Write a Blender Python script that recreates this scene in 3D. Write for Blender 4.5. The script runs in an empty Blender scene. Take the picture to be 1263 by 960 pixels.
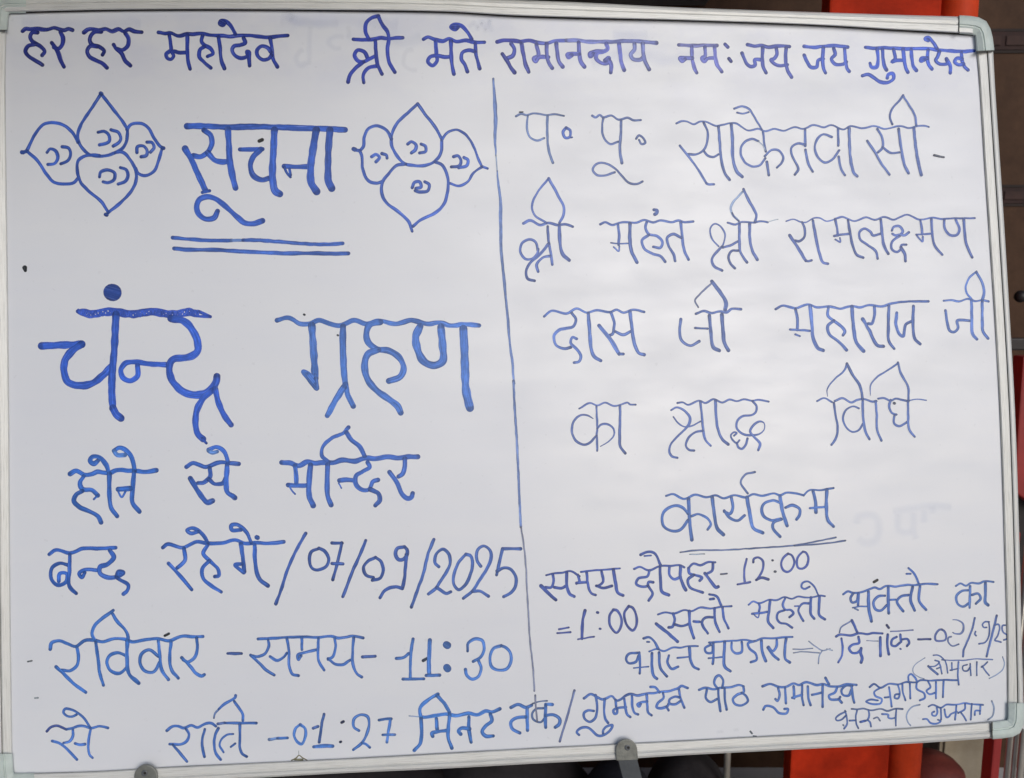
import bpy, bmesh, math, random
from mathutils import Vector, Matrix

# ------------------------------------------------------------------ camera, world, sun, exposure
SC = bpy.context.scene
COL = SC.collection
F, CX, CY = 1000.0, 631.5, 480.0            # focal length and centre, in pixels of a 1263 px wide picture
PITCH = math.radians(8.0)
BOARD_Z = 1.14
CAM = Vector((-0.01794865, -0.96391705, 0.1239967 + BOARD_Z))
cd = bpy.data.cameras.new('camera'); cam = bpy.data.objects.new('camera', cd); COL.objects.link(cam)
cd.sensor_width = 36.0; cd.lens = 36.0 * F / 1263.0
cd.clip_start = 0.02; cd.clip_end = 500.0
cd.dof.use_dof = True; cd.dof.focus_distance = 0.985; cd.dof.aperture_fstop = 7.0
cam.location = CAM; cam.rotation_euler = (math.pi/2 - PITCH, 0, 0)
SC.camera = cam

SUN_EL, SUN_AZ = math.radians(22), math.radians(155)   # azimuth measured clockwise from +Y
w = bpy.data.worlds.new('World'); SC.world = w; w.use_nodes = True
nt = w.node_tree
sky = nt.nodes.new('ShaderNodeTexSky'); sky.sky_type = 'NISHITA'; sky.sun_disc = False
sky.sun_elevation = SUN_EL; sky.sun_rotation = SUN_AZ
sky.air_density = 0.6; sky.dust_density = 1.2; sky.ozone_density = 1.0
nt.links.new(sky.outputs[0], nt.nodes['Background'].inputs[0])
nt.nodes['Background'].inputs[1].default_value = 0.075

sd = bpy.data.lights.new('sun', 'SUN'); sun = bpy.data.objects.new('sun', sd); COL.objects.link(sun)
sd.energy = 0.92; sd.angle = math.radians(38); sd.color = (1.0, 0.99, 0.98)
sdir = Vector((math.sin(SUN_AZ)*math.cos(SUN_EL), math.cos(SUN_AZ)*math.cos(SUN_EL), math.sin(SUN_EL)))
sun.rotation_euler = sdir.to_track_quat('Z', 'Y').to_euler()
SC.view_settings.view_transform = 'Standard'; SC.view_settings.look = 'None'
SC.view_settings.exposure = 0.24; SC.view_settings.gamma = 1.0

# ------------------------------------------------------------------ helpers
RND = random.Random(7)

def lin(c):
    def f(v):
        v = v/255.0
        return v/12.92 if v <= 0.04045 else ((v+0.055)/1.055)**2.4
    return tuple(f(v) for v in c)

def tag(o, label=None, cat=None, group=None, kind=None):
    if label: o['label'] = label
    if cat: o['category'] = cat
    if group: o['group'] = group
    if kind: o['kind'] = kind
    return o

def empty(name, loc):
    o = bpy.data.objects.new(name, None); COL.objects.link(o); o.location = loc
    return o

def obj(name, bm, mat, parent=None, smooth=False):
    me = bpy.data.meshes.new(name); bm.normal_update(); bm.to_mesh(me); bm.free()
    me.materials.append(mat)
    if smooth:
        for p in me.polygons: p.use_smooth = True
    o = bpy.data.objects.new(name, me); COL.objects.link(o)
    if parent: o.parent = parent
    return o

def material(name, base, rough=0.5, metal=0.0, var=0.12, scale=8.0, bump=0.0, bscale=60.0, stretch=(1, 1, 1), coords='Object', spec=0.5, dark=None):
    m = bpy.data.materials.new(name); m.use_nodes = True
    t = m.node_tree; b = t.nodes['Principled BSDF']
    b.inputs['Roughness'].default_value = rough; b.inputs['Metallic'].default_value = metal
    b.inputs['Specular IOR Level'].default_value = spec
    tc = t.nodes.new('ShaderNodeTexCoord'); mp = t.nodes.new('ShaderNodeMapping')
    mp.inputs['Scale'].default_value = stretch
    t.links.new(tc.outputs[coords], mp.inputs['Vector'])
    n = t.nodes.new('ShaderNodeTexNoise'); n.inputs['Scale'].default_value = scale
    n.inputs['Detail'].default_value = 6.0; n.inputs['Roughness'].default_value = 0.62
    t.links.new(mp.outputs[0], n.inputs['Vector'])
    r = t.nodes.new('ShaderNodeValToRGB')
    d = dark if dark else tuple(v*(1-var*2) for v in base)
    l = tuple(min(1, v*(1+var)) for v in base)
    r.color_ramp.elements[0].position = 0.3; r.color_ramp.elements[0].color = (*d, 1)
    r.color_ramp.elements[1].position = 0.68; r.color_ramp.elements[1].color = (*l, 1)
    t.links.new(n.outputs['Fac'], r.inputs[0]); t.links.new(r.outputs[0], b.inputs['Base Color'])
    if bump:
        n2 = t.nodes.new('ShaderNodeTexNoise'); n2.inputs['Scale'].default_value = bscale; n2.inputs['Detail'].default_value = 5
        t.links.new(mp.outputs[0], n2.inputs['Vector'])
        bp = t.nodes.new('ShaderNodeBump'); bp.inputs['Strength'].default_value = bump; bp.inputs['Distance'].default_value = 0.004
        t.links.new(n2.outputs['Fac'], bp.inputs['Height']); t.links.new(bp.outputs[0], b.inputs['Normal'])
    return m

# ------------------------------------------------------------------ the leaning board's own frame: x right, y into the board, z up
BW = Matrix(((0.99607662, -0.08584706, -0.02148594), (0.08826555, 0.98123917, 0.17140267), (0.00636843, -0.17262666, 0.98496674)))
BI = BW.inverted()
BC = Vector((0, 0, BOARD_Z))
RIGHT = Vector((1, 0, 0)); FWD = Vector((0, math.cos(PITCH), -math.sin(PITCH))); DOWN = FWD.cross(RIGHT)
CAM_B = BI @ (CAM - BC)

def ray(px, py):
    return RIGHT*((px-CX)/F) + DOWN*((py-CY)/F) + FWD

def on_board(px, py, h=0.0):
    """board coordinates of a measured point lying h in front of the writing surface"""
    d = BI @ ray(px, py)
    k = (-h - CAM_B.y)/d.y
    return CAM_B + d*k

def at_y(px, py, y):
    """world point of a measured point on the upright plane y"""
    d = ray(px, py)
    return CAM + d*((y - CAM.y)/d.y)

def resample(pts, n):
    """n points evenly along a polyline (tuples of any length)"""
    L = [0.0]
    for a, b in zip(pts, pts[1:]): L.append(L[-1] + math.hypot(b[0]-a[0], b[1]-a[1]))
    out = []; j = 0
    for i in range(n):
        s = L[-1]*i/(n-1)
        while j < len(pts)-2 and L[j+1] < s: j += 1
        f = (s-L[j])/max(1e-9, L[j+1]-L[j])
        out.append(tuple(a+(b-a)*f for a, b in zip(pts[j], pts[j+1])))
    return out

def spline(pts, step):
    """centripetal-like Catmull-Rom through pts (x, y, ...), sampled about every step"""
    if len(pts) == 2:
        n = max(2, int(math.hypot(pts[1][0]-pts[0][0], pts[1][1]-pts[0][1])/step)+1)
        return resample(pts, n)
    P = [tuple(2*a-b for a, b in zip(pts[0], pts[1]))] + list(pts) + [tuple(2*a-b for a, b in zip(pts[-1], pts[-2]))]
    out = []
    for i in range(1, len(P)-2):
        p0, p1, p2, p3 = P[i-1], P[i], P[i+1], P[i+2]
        d0 = max(1e-4, math.hypot(p1[0]-p0[0], p1[1]-p0[1]))**0.5
        d1 = max(1e-4, math.hypot(p2[0]-p1[0], p2[1]-p1[1]))**0.5
        d2 = max(1e-4, math.hypot(p3[0]-p2[0], p3[1]-p2[1]))**0.5
        n = max(2, int(d1*d1/step)+1)
        for k in range(n):
            t = d1*k/n
            r = []
            for a, b, c, d in zip(p0, p1, p2, p3):
                A1 = (a*(0-t) + b*(t+d0))/d0
                A2 = (b*(d1-t) + c*t)/d1
                A3 = (c*(d1+d2-t) + d*(t-d1))/d2
                B1 = (A1*(d1-t) + A2*(t+d0))/(d0+d1)
                B2 = (A2*(d1+d2-t) + A3*t)/(d1+d2)
                r.append((B1*(d1-t) + B2*t)/d1)
            out.append(tuple(r))
    out.append(tuple(pts[-1]))
    return out

def add_box(bm, c, s, rot=None):
    r = bmesh.ops.create_cube(bm, size=1.0)
    for v in r['verts']:
        p = Vector((v.co.x*s[0], v.co.y*s[1], v.co.z*s[2]))
        if rot: p = rot @ p
        v.co = p + Vector(c)
    return r['verts']

def bevel(bm, w, seg=2):
    bmesh.ops.bevel(bm, geom=list(bm.edges), offset=w, segments=seg, affect='EDGES', profile=0.6)

def add_tube(bm, pts, r, n=16, caps=True):
    pts = [Vector(p) for p in pts]; rings = []
    for i, p in enumerate(pts):
        d = (pts[min(i+1, len(pts)-1)] - pts[max(i-1, 0)]).normalized()
        a = d.cross(Vector((0, 0, 1)) if abs(d.z) < 0.9 else Vector((0, 1, 0))).normalized(); b = d.cross(a)
        rr = r[i] if isinstance(r, (list, tuple)) else r
        rings.append([bm.verts.new(p + a*rr*math.cos(2*math.pi*k/n) + b*rr*math.sin(2*math.pi*k/n)) for k in range(n)])
    for A, B in zip(rings, rings[1:]):
        for k in range(n): bm.faces.new((A[k], A[(k+1) % n], B[(k+1) % n], B[k]))
    if caps:
        bm.faces.new(rings[0][::-1]); bm.faces.new(rings[-1])

# ------------------------------------------------------------------ materials
M = {}
M['orange'] = material('orange_paint', lin((214, 70, 32)), 0.55, 0, 0.18, 11, 0.10, 90, spec=0.15)
M['deep'] = material('deep_red_paint', lin((176, 46, 20)), 0.65, 0, 0.22, 12, 0.2, 90, spec=0.08)
M['red'] = material('dull_red_paint', lin((150, 40, 38)), 0.5, 0, 0.15, 9, 0.1, 120)
M['rust'] = material('worn_red_paint', lin((122, 52, 42)), 0.6, 0, 0.3, 14, 0.1, 80)
M['cream'] = material('cream_metal', lin((190, 180, 158)), 0.5, 0, 0.12, 5, 0.1, 30, dark=lin((138, 124, 100)))
M['steel'] = material('steel', lin((190, 184, 172)), 0.32, 0.55, 0.10, 20, 0.05, 200)
M['clip'] = material('grey_zinc', lin((128, 130, 124)), 0.42, 0.35, 0.16, 60, 0.15, 300)
M['strap'] = material('grey_strap', lin((92, 96, 99)), 0.45, 0.3, 0.12, 40, 0.1, 200)
M['hole'] = material('dark_screw', lin((40, 38, 36)), 0.6, 0.2, 0.1, 80)
M['dark'] = material('dark_cloth', lin((50, 46, 48)), 0.85, 0, 0.35, 9, 0.5, 40)
M['blue_dark'] = material('dark_blue_cloth', lin((28, 30, 40)), 0.8, 0, 0.3, 10, 0.4, 40)
M['black'] = material('black_iron', lin((44, 40, 40)), 0.5, 0.2, 0.2, 20, 0.1, 80)
M['cap'] = material('pale_green_plastic', lin((202, 214, 208)), 0.42, 0, 0.08, 40, 0.1, 160)
M['seal'] = material('dark_rubber', lin((74, 70, 66)), 0.7, 0, 0.2, 12)  # colour of the painted shade under the top rail
M['seal_light'] = material('dirty_rubber', lin((176, 176, 170)), 0.7, 0, 0.45, 22, dark=lin((104, 104, 100)))
M['gap'] = material('gap_shadow_dirt', lin((88, 88, 82)), 0.8, 0, 0.2, 40)

def frame_mat(name, base, dirt, amt):
    m = bpy.data.materials.new(name); m.use_nodes = True; t = m.node_tree; b = t.nodes['Principled BSDF']
    b.inputs['Roughness'].default_value = 0.4; b.inputs['Metallic'].default_value = 0.15
    uv = t.nodes.new('ShaderNodeTexCoord'); mp = t.nodes.new('ShaderNodeMapping'); mp.inputs['Scale'].default_value = (4.0, 26.0, 1)
    t.links.new(uv.outputs['UV'], mp.inputs['Vector'])
    n = t.nodes.new('ShaderNodeTexNoise'); n.inputs['Scale'].default_value = 1.0; n.inputs['Detail'].default_value = 8; n.inputs['Roughness'].default_value = 0.7
    t.links.new(mp.outputs[0], n.inputs['Vector'])
    r = t.nodes.new('ShaderNodeValToRGB')
    e = r.color_ramp.elements
    e[0].position = 0.28; e[0].color = (*dirt, 1); e[1].position = 0.28+amt; e[1].color = (*base, 1)
    x = e.new(0.78); x.color = (*tuple(min(1, v*1.12) for v in base), 1)
    t.links.new(n.outputs['Fac'], r.inputs[0])
    mp2 = t.nodes.new('ShaderNodeMapping'); mp2.inputs['Scale'].default_value = (3.0, 60.0, 1); t.links.new(uv.outputs['UV'], mp2.inputs['Vector'])
    n2 = t.nodes.new('ShaderNodeTexNoise'); n2.inputs['Scale'].default_value = 1.0; n2.inputs['Detail'].default_value = 5; t.links.new(mp2.outputs[0], n2.inputs['Vector'])
    r2 = t.nodes.new('ShaderNodeValToRGB'); r2.color_ramp.elements[0].position = 0.25; r2.color_ramp.elements[0].color = (0.60, 0.59, 0.56, 1)
    r2.color_ramp.elements[1].position = 0.40; r2.color_ramp.elements[1].color = (1, 1, 1, 1)
    t.links.new(n2.outputs['Fac'], r2.inputs[0])
    mx = t.nodes.new('ShaderNodeMix'); mx.data_type = 'RGBA'; mx.blend_type = 'MULTIPLY'; mx.inputs[0].default_value = 1.0
    t.links.new(r.outputs[0], mx.inputs[6]); t.links.new(r2.outputs[0], mx.inputs[7]); t.links.new(mx.outputs[2], b.inputs['Base Color'])
    bp = t.nodes.new('ShaderNodeBump'); bp.inputs['Strength'].default_value = 0.25; bp.inputs['Distance'].default_value = 0.0012
    t.links.new(n.outputs['Fac'], bp.inputs['Height']); t.links.new(bp.outputs[0], b.inputs['Normal'])
    return m
M['frame'] = frame_mat('aged_aluminium', lin((220, 221, 217)), lin((182, 182, 174)), 0.22)

def board_mat():
    m = bpy.data.materials.new('whiteboard_enamel'); m.use_nodes = True; t = m.node_tree; b = t.nodes['Principled BSDF']
    b.inputs['IOR'].default_value = 1.75
    tc = t.nodes.new('ShaderNodeTexCoord')
    def noise(scale, stretch, lo, hi, c0, c1, det=5, rough=0.55):
        mp = t.nodes.new('ShaderNodeMapping'); mp.inputs['Scale'].default_value = stretch
        mp.inputs['Rotation'].default_value = (0, 0.25, 0)
        t.links.new(tc.outputs['Object'], mp.inputs['Vector'])
        n = t.nodes.new('ShaderNodeTexNoise'); n.inputs['Scale'].default_value = scale; n.inputs['Detail'].default_value = det; n.inputs['Roughness'].default_value = rough
        t.links.new(mp.outputs[0], n.inputs['Vector'])
        r = t.nodes.new('ShaderNodeValToRGB'); e = r.color_ramp.elements
        e[0].position = lo; e[0].color = (*c0, 1); e[1].position = hi; e[1].color = (*c1, 1)
        t.links.new(n.outputs['Fac'], r.inputs[0]); return r.outputs[0]
    def mul(a, bb):
        mx = t.nodes.new('ShaderNodeMix'); mx.data_type = 'RGBA'; mx.blend_type = 'MULTIPLY'; mx.inputs[0].default_value = 1.0
        t.links.new(a, mx.inputs[6]); t.links.new(bb, mx.inputs[7]); return mx.outputs[2]
    # wiped marker haze: faint cool clouds and long wiping streaks
    a = noise(5.0, (1, 1, 1), 0.38, 0.66, BOARD_WHITE, tuple(v*k for v, k in zip(BOARD_WHITE, (0.97, 0.972, 0.985))))
    s = noise(4.0, (1.0, 1, 7.0), 0.42, 0.74, (1, 1, 1), (0.978, 0.982, 0.996), 6, 0.6)
    g = noise(150.0, (1, 1, 1), 0.25, 0.33, (0.93, 0.93, 0.93), (1, 1, 1), 2)
    # the wiped band behind the top line of writing
    sx = t.nodes.new('ShaderNodeSeparateXYZ'); t.links.new(tc.outputs['Object'], sx.inputs[0])
    mr = t.nodes.new('ShaderNodeMapRange'); mr.inputs[1].default_value = 0.31; mr.inputs[2].default_value = 0.40; t.links.new(sx.outputs['Z'], mr.inputs[0])
    cl = noise(13.0, (1, 1, 1.5), 0.42, 0.62, (0, 0, 0), (1, 1, 1), 6, 0.6)
    k = t.nodes.new('ShaderNodeMath'); k.operation = 'MULTIPLY'; t.links.new(mr.outputs[0], k.inputs[0]); t.links.new(cl, k.inputs[1])
    mx = t.nodes.new('ShaderNodeMix'); mx.data_type = 'RGBA'; mx.blend_type = 'MULTIPLY'; t.links.new(k.outputs[0], mx.inputs[0])
    t.links.new(mul(mul(a, s), g), mx.inputs[6]); mx.inputs[7].default_value = (0.92, 0.925, 0.975, 1)
    t.links.new(mx.outputs[2], b.inputs['Base Color'])
    rr = noise(9.0, (1, 1, 3), 0.35, 0.7, (0.32,)*3, (0.46,)*3); t.links.new(rr, b.inputs['Roughness'])
    n3 = t.nodes.new('ShaderNodeTexNoise'); n3.inputs['Scale'].default_value = 3.0; n3.inputs['Detail'].default_value = 2; t.links.new(tc.outputs['Object'], n3.inputs['Vector'])
    bp = t.nodes.new('ShaderNodeBump'); bp.inputs['Strength'].default_value = 0.35; bp.inputs['Distance'].default_value = 0.004
    t.links.new(n3.outputs['Fac'], bp.inputs['Height']); t.links.new(bp.outputs[0], b.inputs['Normal'])
    return m
BOARD_WHITE = (0.776, 0.797, 0.826)
M['board'] = board_mat()

def ink_mat(name, faint):
    m = bpy.data.materials.new(name); m.use_nodes = True; t = m.node_tree; b = t.nodes['Principled BSDF']
    b.inputs['Roughness'].default_value = 0.42
    at = t.nodes.new('ShaderNodeAttribute'); at.attribute_name = 'ink'
    tc = t.nodes.new('ShaderNodeTexCoord')
    n = t.nodes.new('ShaderNodeTexNoise'); n.inputs['Scale'].default_value = 160.0; n.inputs['Detail'].default_value = 5; n.inputs['Roughness'].default_value = 0.65
    t.links.new(tc.outputs['Object'], n.inputs['Vector'])
    mr = t.nodes.new('ShaderNodeMapRange'); mr.inputs[1].default_value = 0.3; mr.inputs[2].default_value = 0.75; mr.inputs[3].default_value = 0.84; mr.inputs[4].default_value = 1.2
    t.links.new(n.outputs['Fac'], mr.inputs[0])
    mx = t.nodes.new('ShaderNodeMix'); mx.data_type = 'RGBA'; mx.blend_type = 'MULTIPLY'; mx.inputs[0].default_value = 1.0
    t.links.new(at.outputs['Color'], mx.inputs[6]); t.links.new(mr.outputs[0], mx.inputs[7])
    # pen streaks running along each stroke, and drier patches where the ink thins
    n2 = t.nodes.new('ShaderNodeTexNoise'); n2.inputs['Scale'].default_value = 1.0; n2.inputs['Detail'].default_value = 4; n2.inputs['Roughness'].default_value = 0.6
    t.links.new(tc.outputs['UV'], n2.inputs['Vector'])
    m2 = t.nodes.new('ShaderNodeMapRange'); m2.inputs[1].default_value = 0.32; m2.inputs[2].default_value = 0.72; m2.inputs[3].default_value = 0.72; m2.inputs[4].default_value = 1.62
    t.links.new(n2.outputs['Fac'], m2.inputs[0])
    x2 = t.nodes.new('ShaderNodeMix'); x2.data_type = 'RGBA'; x2.blend_type = 'MULTIPLY'; x2.inputs[0].default_value = 1.0
    t.links.new(mx.outputs[2], x2.inputs[6]); t.links.new(m2.outputs[0], x2.inputs[7])
    m3 = t.nodes.new('ShaderNodeMapRange'); m3.inputs[1].default_value = 0.58; m3.inputs[2].default_value = 0.80; m3.inputs[3].default_value = 0.0; m3.inputs[4].default_value = 0.5
    t.links.new(n2.outputs['Fac'], m3.inputs[0])
    x3 = t.nodes.new('ShaderNodeMix'); x3.data_type = 'RGBA'; t.links.new(m3.outputs[0], x3.inputs[0]); t.links.new(x2.outputs[2], x3.inputs[6]); x3.inputs[7].default_value = (0.42, 0.50, 0.72, 1)
    t.links.new(x3.outputs[2], b.inputs['Base Color'])
    if faint: t.links.new(at.outputs['Alpha'], b.inputs['Alpha'])
    else:
        mr2 = t.nodes.new('ShaderNodeMath'); mr2.operation = 'MULTIPLY'; t.links.new(at.outputs['Alpha'], mr2.inputs[0]); mr2.inputs[1].default_value = 1.0
        t.links.new(mr2.outputs[0], b.inputs['Alpha'])
    return m
M['ink'] = ink_mat('marker_ink', False)
M['faint'] = ink_mat('wiped_ink', True)

# ------------------------------------------------------------------ the place behind the board
def quadprism(name, pts, depth, mat, parent=None, bev=0.0):
    """upright prism: pts are world points in order, extruded away from the viewer by depth"""
    bm = bmesh.new()
    a = [bm.verts.new(p) for p in pts]; b = [bm.verts.new(p + Vector((0, depth, 0))) for p in pts]
    n = len(pts)
    bm.faces.new(a); bm.faces.new(b[::-1])
    for i in range(n): bm.faces.new((a[i], b[i], b[(i+1) % n], a[(i+1) % n]))
    bmesh.ops.recalc_face_normals(bm, faces=bm.faces[:])
    if bev: bevel(bm, bev, 2)
    return obj(name, bm, mat, parent)

# ground
bm = bmesh.new(); g = 60.0
vs = [bm.verts.new(v) for v in ((-g, -g, 0), (g, -g, 0), (g, g, 0), (-g, g, 0))]; bm.faces.new(vs)
tag(obj('ground', bm, material('pale_concrete', lin((212, 209, 205)), 0.85, 0, 0.12, 1.3, 0.3, 30)), kind='structure')
def tile_mat():
    m = bpy.data.materials.new('brown_wall_tiles'); m.use_nodes = True; t = m.node_tree; b = t.nodes['Principled BSDF']
    b.inputs['Roughness'].default_value = 0.7; b.inputs['Specular IOR Level'].default_value = 0.2
    tc = t.nodes.new('ShaderNodeTexCoord')
    n = t.nodes.new('ShaderNodeTexNoise'); n.inputs['Scale'].default_value = 14; n.inputs['Detail'].default_value = 8; n.inputs['Roughness'].default_value = 0.7
    t.links.new(tc.outputs['Object'], n.inputs['Vector'])
    r = t.nodes.new('ShaderNodeValToRGB'); e = r.color_ramp.elements
    e[0].position = 0.3; e[0].color = (*lin((60, 41, 29)), 1); e[1].position = 0.72; e[1].color = (*lin((86, 62, 45)), 1)
    t.links.new(n.outputs['Fac'], r.inputs[0]); t.links.new(r.outputs[0], b.inputs['Base Color'])
    return m
M['tile'] = tile_mat()
M['band'] = material('maroon_border_tile', lin((52, 30, 26)), 0.8, 0, 0.2, 25, 0.1, 60)
M['band2'] = material('mauve_border_tile', lin((64, 42, 36)), 0.8, 0, 0.2, 25, 0.1, 60)
M['mortar'] = material('dark_joint', lin((40, 28, 23)), 0.8, 0, 0.2, 25)

WY = 0.98       # the tiled wall stands here
wall = empty('tiled_wall', (0, WY, 0)); tag(wall, 'dark brown tiled wall with maroon border bands behind the board', 'wall')
bm = bmesh.new(); add_box(bm, (0.6, 0.08, 1.6), (7.0, 0.16, 3.2)); obj('wall_face', bm, M['tile'], wall)
def z_at(py, px=1240): return at_y(px, py, WY).z
for ytop, ybot in ((40, 62), (232, 251)):
    zt, zb = z_at(ytop), z_at(ybot)
    bm = bmesh.new(); add_box(bm, (0.6, -0.002, (zt+zb)/2), (7.0, 0.004, zt-zb))
    bd = obj('border_band', bm, M['band'], wall)
    bm = bmesh.new(); x = -2.4
    while x < 4.0:
        ln = RND.uniform(0.05, 0.085); add_box(bm, (x+ln/2, -0.005, (zt+zb)/2), (ln, 0.004, (zt-zb)*0.52)); x += ln + 0.012
    obj('border_inlay', bm, M['band2'], bd)
    bm = bmesh.new()
    for z in (zt+0.004, zb-0.004): add_box(bm, (0.6, -0.0015, z), (7.0, 0.003, 0.006))
    obj('joint', bm, M['mortar'], wall)

# unseen sheet added to keep the sky off the wall and the board's upper left
blocker = empty('canopy_roof', (0, WY, BOARD_Z + 0.73)); tag(blocker, 'grey sheet roof overhanging the tiled wall above the board', 'roof')
bm = bmesh.new(); pl = [(-4.0, -1.9), (-0.9, -1.9), (-0.27, -1.75), (0.13, -1.25), (0.42, -0.85), (0.42, 0.1), (-4.0, 0.1)]
lo = [bm.verts.new((x, y, 0.0)) for x, y in pl]; hi = [bm.verts.new((x, y, 0.05)) for x, y in pl]
bm.faces.new(lo[::-1]); bm.faces.new(hi)
for i in range(len(pl)): bm.faces.new((lo[i], lo[(i+1) % len(pl)], hi[(i+1) % len(pl)], hi[i]))
bmesh.ops.recalc_face_normals(bm, faces=bm.faces[:])
obj('sheet', bm, material('grey_sheet', lin((110, 108, 104)), 0.7, 0, 0.15, 6), blocker)

# orange post: a broad box column with a narrower rounded column on its right
PY = 0.46
def px_x(px, py, y): return at_y(px, py, y).x
post = empty('orange_post', (at_y(1085, 480, PY).x, PY, 0)); tag(post, 'glossy orange red steel post rising behind the right side of the board', 'post')
bx = post.location.x
xl = (px_x(1021, 8, PY) + px_x(977, 945, PY))/2; xm = (px_x(1151, 8, PY) + px_x(1106, 945, PY))/2; xr = (px_x(1218, 8, PY) + px_x(1142, 945, PY))/2
bm = bmesh.new(); add_box(bm, ((xl+xm)/2-bx, 0.02, 1.3), (xm-xl, 0.04, 2.6)); bevel(bm, 0.004, 2); obj('flat_column', bm, M['deep'], post)
bm = bmesh.new()
ax = (xm+xr)/2-bx+0.004; rr = (xr-xm)/2-0.004
ring = []
for z in (0.0, 0.6, 1.2, 1.8, 2.6): ring.append((ax, 0.03, z))
add_tube(bm, ring, rr, 28); obj('round_column', bm, M['orange'], post, True)

# low things behind the lower edge of the board
def lump(name, px, py, y, sx, sz, mat, label, cat, seed, group=None):
    c = at_y(px, py, y); r = random.Random(seed)
    bm = bmesh.new(); bmesh.ops.create_icosphere(bm, subdivisions=4, radius=1.0)
    ph = [(Vector((r.uniform(-1, 1), r.uniform(-1, 1), r.uniform(-1, 1)))*r.uniform(2, 5), r.uniform(0, 6)) for _ in range(7)]
    for v in bm.verts:
        k = 1 + 0.06*sum(math.sin(v.co.dot(a)+b) for a, b in ph)
        z = v.co.z*k
        v.co = Vector((v.co.x*k*sx, v.co.y*k*0.16, (max(z, -0.8)+0.8)*(c.z+0.0)/1.8))
    o = obj(name, bm, mat, None, True); o.location = (c.x, y, 0)
    return tag(o, label, cat, group)
lump('cloth_bundle', 430, 948, 0.55, 0.34, 0, M['dark'], 'dark grey cloth bundle low behind the left half of the board', 'bundle', 3)
lump('cloth_bundle', 640, 944, 0.50, 0.24, 0, M['dark'], 'charcoal cloth bundle behind the middle of the lower frame', 'bundle', 5)
lump('cloth_bundle', 760, 938, 0.44, 0.12, 0, M['blue_dark'], 'small blue black bundle directly behind the bottom clip', 'bundle', 8)
lump('cloth_bundle', 860, 936, 0.55, 0.15, 0, M['dark'], 'dark brown bundle between the bottom clip and the steel pipe', 'bundle', 11)

def pipe(name, x0, x1, py, y, z1, mat, label, cat, group=None):
    a = at_y(x0, py, y); b = at_y(x1, py, y); r = abs(b.x-a.x)/2
    bm = bmesh.new(); add_tube(bm, [(0, 0, 0), (0, 0, z1*0.5), (0, 0, z1)], r, 20)
    o = obj(name, bm, mat, None, True); o.location = ((a.x+b.x)/2, y, 0)
    return tag(o, label, cat, group)
pipe('steel_pipe', 893, 901, 940, 0.5, BOARD_Z - 0.25, M['steel'], 'thin grey steel pipe left of the orange post under the frame', 'pipe')

# cream cabinet, red barrel, red upright and steel tubes at the lower right
CYB = 0.66
a = at_y(1160, 905, CYB); b = at_y(1226, 905, CYB)
cab = empty('cream_cabinet', ((a.x+b.x)/2, CYB, 0)); tag(cab, 'cream painted metal cabinet low behind the bottom right corner of the board', 'cabinet')
bm = bmesh.new(); add_box(bm, (0, 0.1, (BOARD_Z-0.31)/2), (b.x-a.x, 0.2, BOARD_Z-0.31)); bevel(bm, 0.006, 2); obj('body', bm, M['cream'], cab)
bm = bmesh.new(); add_box(bm, (0, -0.003, (BOARD_Z-0.31)/2), ((b.x-a.x)*0.86, 0.006, BOARD_Z-0.5)); bevel(bm, 0.002, 2); obj('door', bm, M['cream'], cab)
bm = bmesh.new(); add_tube(bm, [((b.x-a.x)*0.34, -0.012, 0.3), ((b.x-a.x)*0.34, -0.012, 0.4)], 0.006, 10); obj('handle', bm, M['black'], cab)

c = at_y(1150, 931, 0.54)
bm = bmesh.new(); rad = abs(at_y(1189, 950, 0.54).x - c.x)
prof = [(0.0, c.z), (0.4, c.z-0.003), (0.7, c.z-0.012), (0.9, c.z-0.026), (1.0, c.z-0.05), (1.02, c.z-0.07), (0.99, c.z-0.075), (0.99, c.z*0.5), (1.02, c.z*0.5-0.005), (1.02, c.z*0.5-0.02), (0.99, c.z*0.5-0.025), (0.99, 0.0)]
rings = []
for r_, z in prof: rings.append([bm.verts.new((max(1e-4, r_*rad)*math.cos(2*math.pi*k/40), max(1e-4, r_*rad)*math.sin(2*math.pi*k/40), z)) for k in range(40)])
for A, B in zip(rings, rings[1:]):
    for k in range(40): bm.faces.new((A[k], A[(k+1) % 40], B[(k+1) % 40], B[k]))
bm.faces.new(rings[-1][::-1]); bmesh.ops.recalc_face_normals(bm, faces=bm.faces[:])
o = obj('red_barrel', bm, M['rust'], None, True); o.location = (c.x, 0.54, 0); tag(o, 'dull red round topped barrel beside the orange post', 'barrel')

def upright(name, x0, x1, py, y, z1, mat, label, cat, group=None, lean=0.0, d=0.03):
    a = at_y(x0, py, y); b = at_y(x1, py, y)
    bm = bmesh.new(); vs = add_box(bm, (0, d/2, z1/2), (b.x-a.x, d, z1))
    for v in vs: v.co.x += lean*(v.co.z/z1)
    bevel(bm, 0.003, 2)
    o = obj(name, bm, mat); o.location = ((a.x+b.x)/2, y, 0)
    return tag(o, label, cat, group)
upright('red_upright', 1224, 1234.5, 935, 0.34, BOARD_Z - 0.30, M['red'], 'dark red flat upright bar between the cream cabinet and the steel tubes', 'bar')
g = 'steel tubes at the lower right'
pipe('steel_tube', 1240, 1247, 935, 0.30, BOARD_Z - 0.23, M['steel'], 'leftmost of the three steel tubes, next to the dark red bar', 'tube', g)
pipe('steel_tube', 1248.5, 1254, 935, 0.285, BOARD_Z - 0.23, M['steel'], 'middle of the three steel tubes below the corner cap', 'tube', g)
pipe('steel_tube', 1256, 1264, 935, 0.27, BOARD_Z - 0.23, M['steel'], 'rightmost and brightest of the three steel tubes', 'tube', g)

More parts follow.
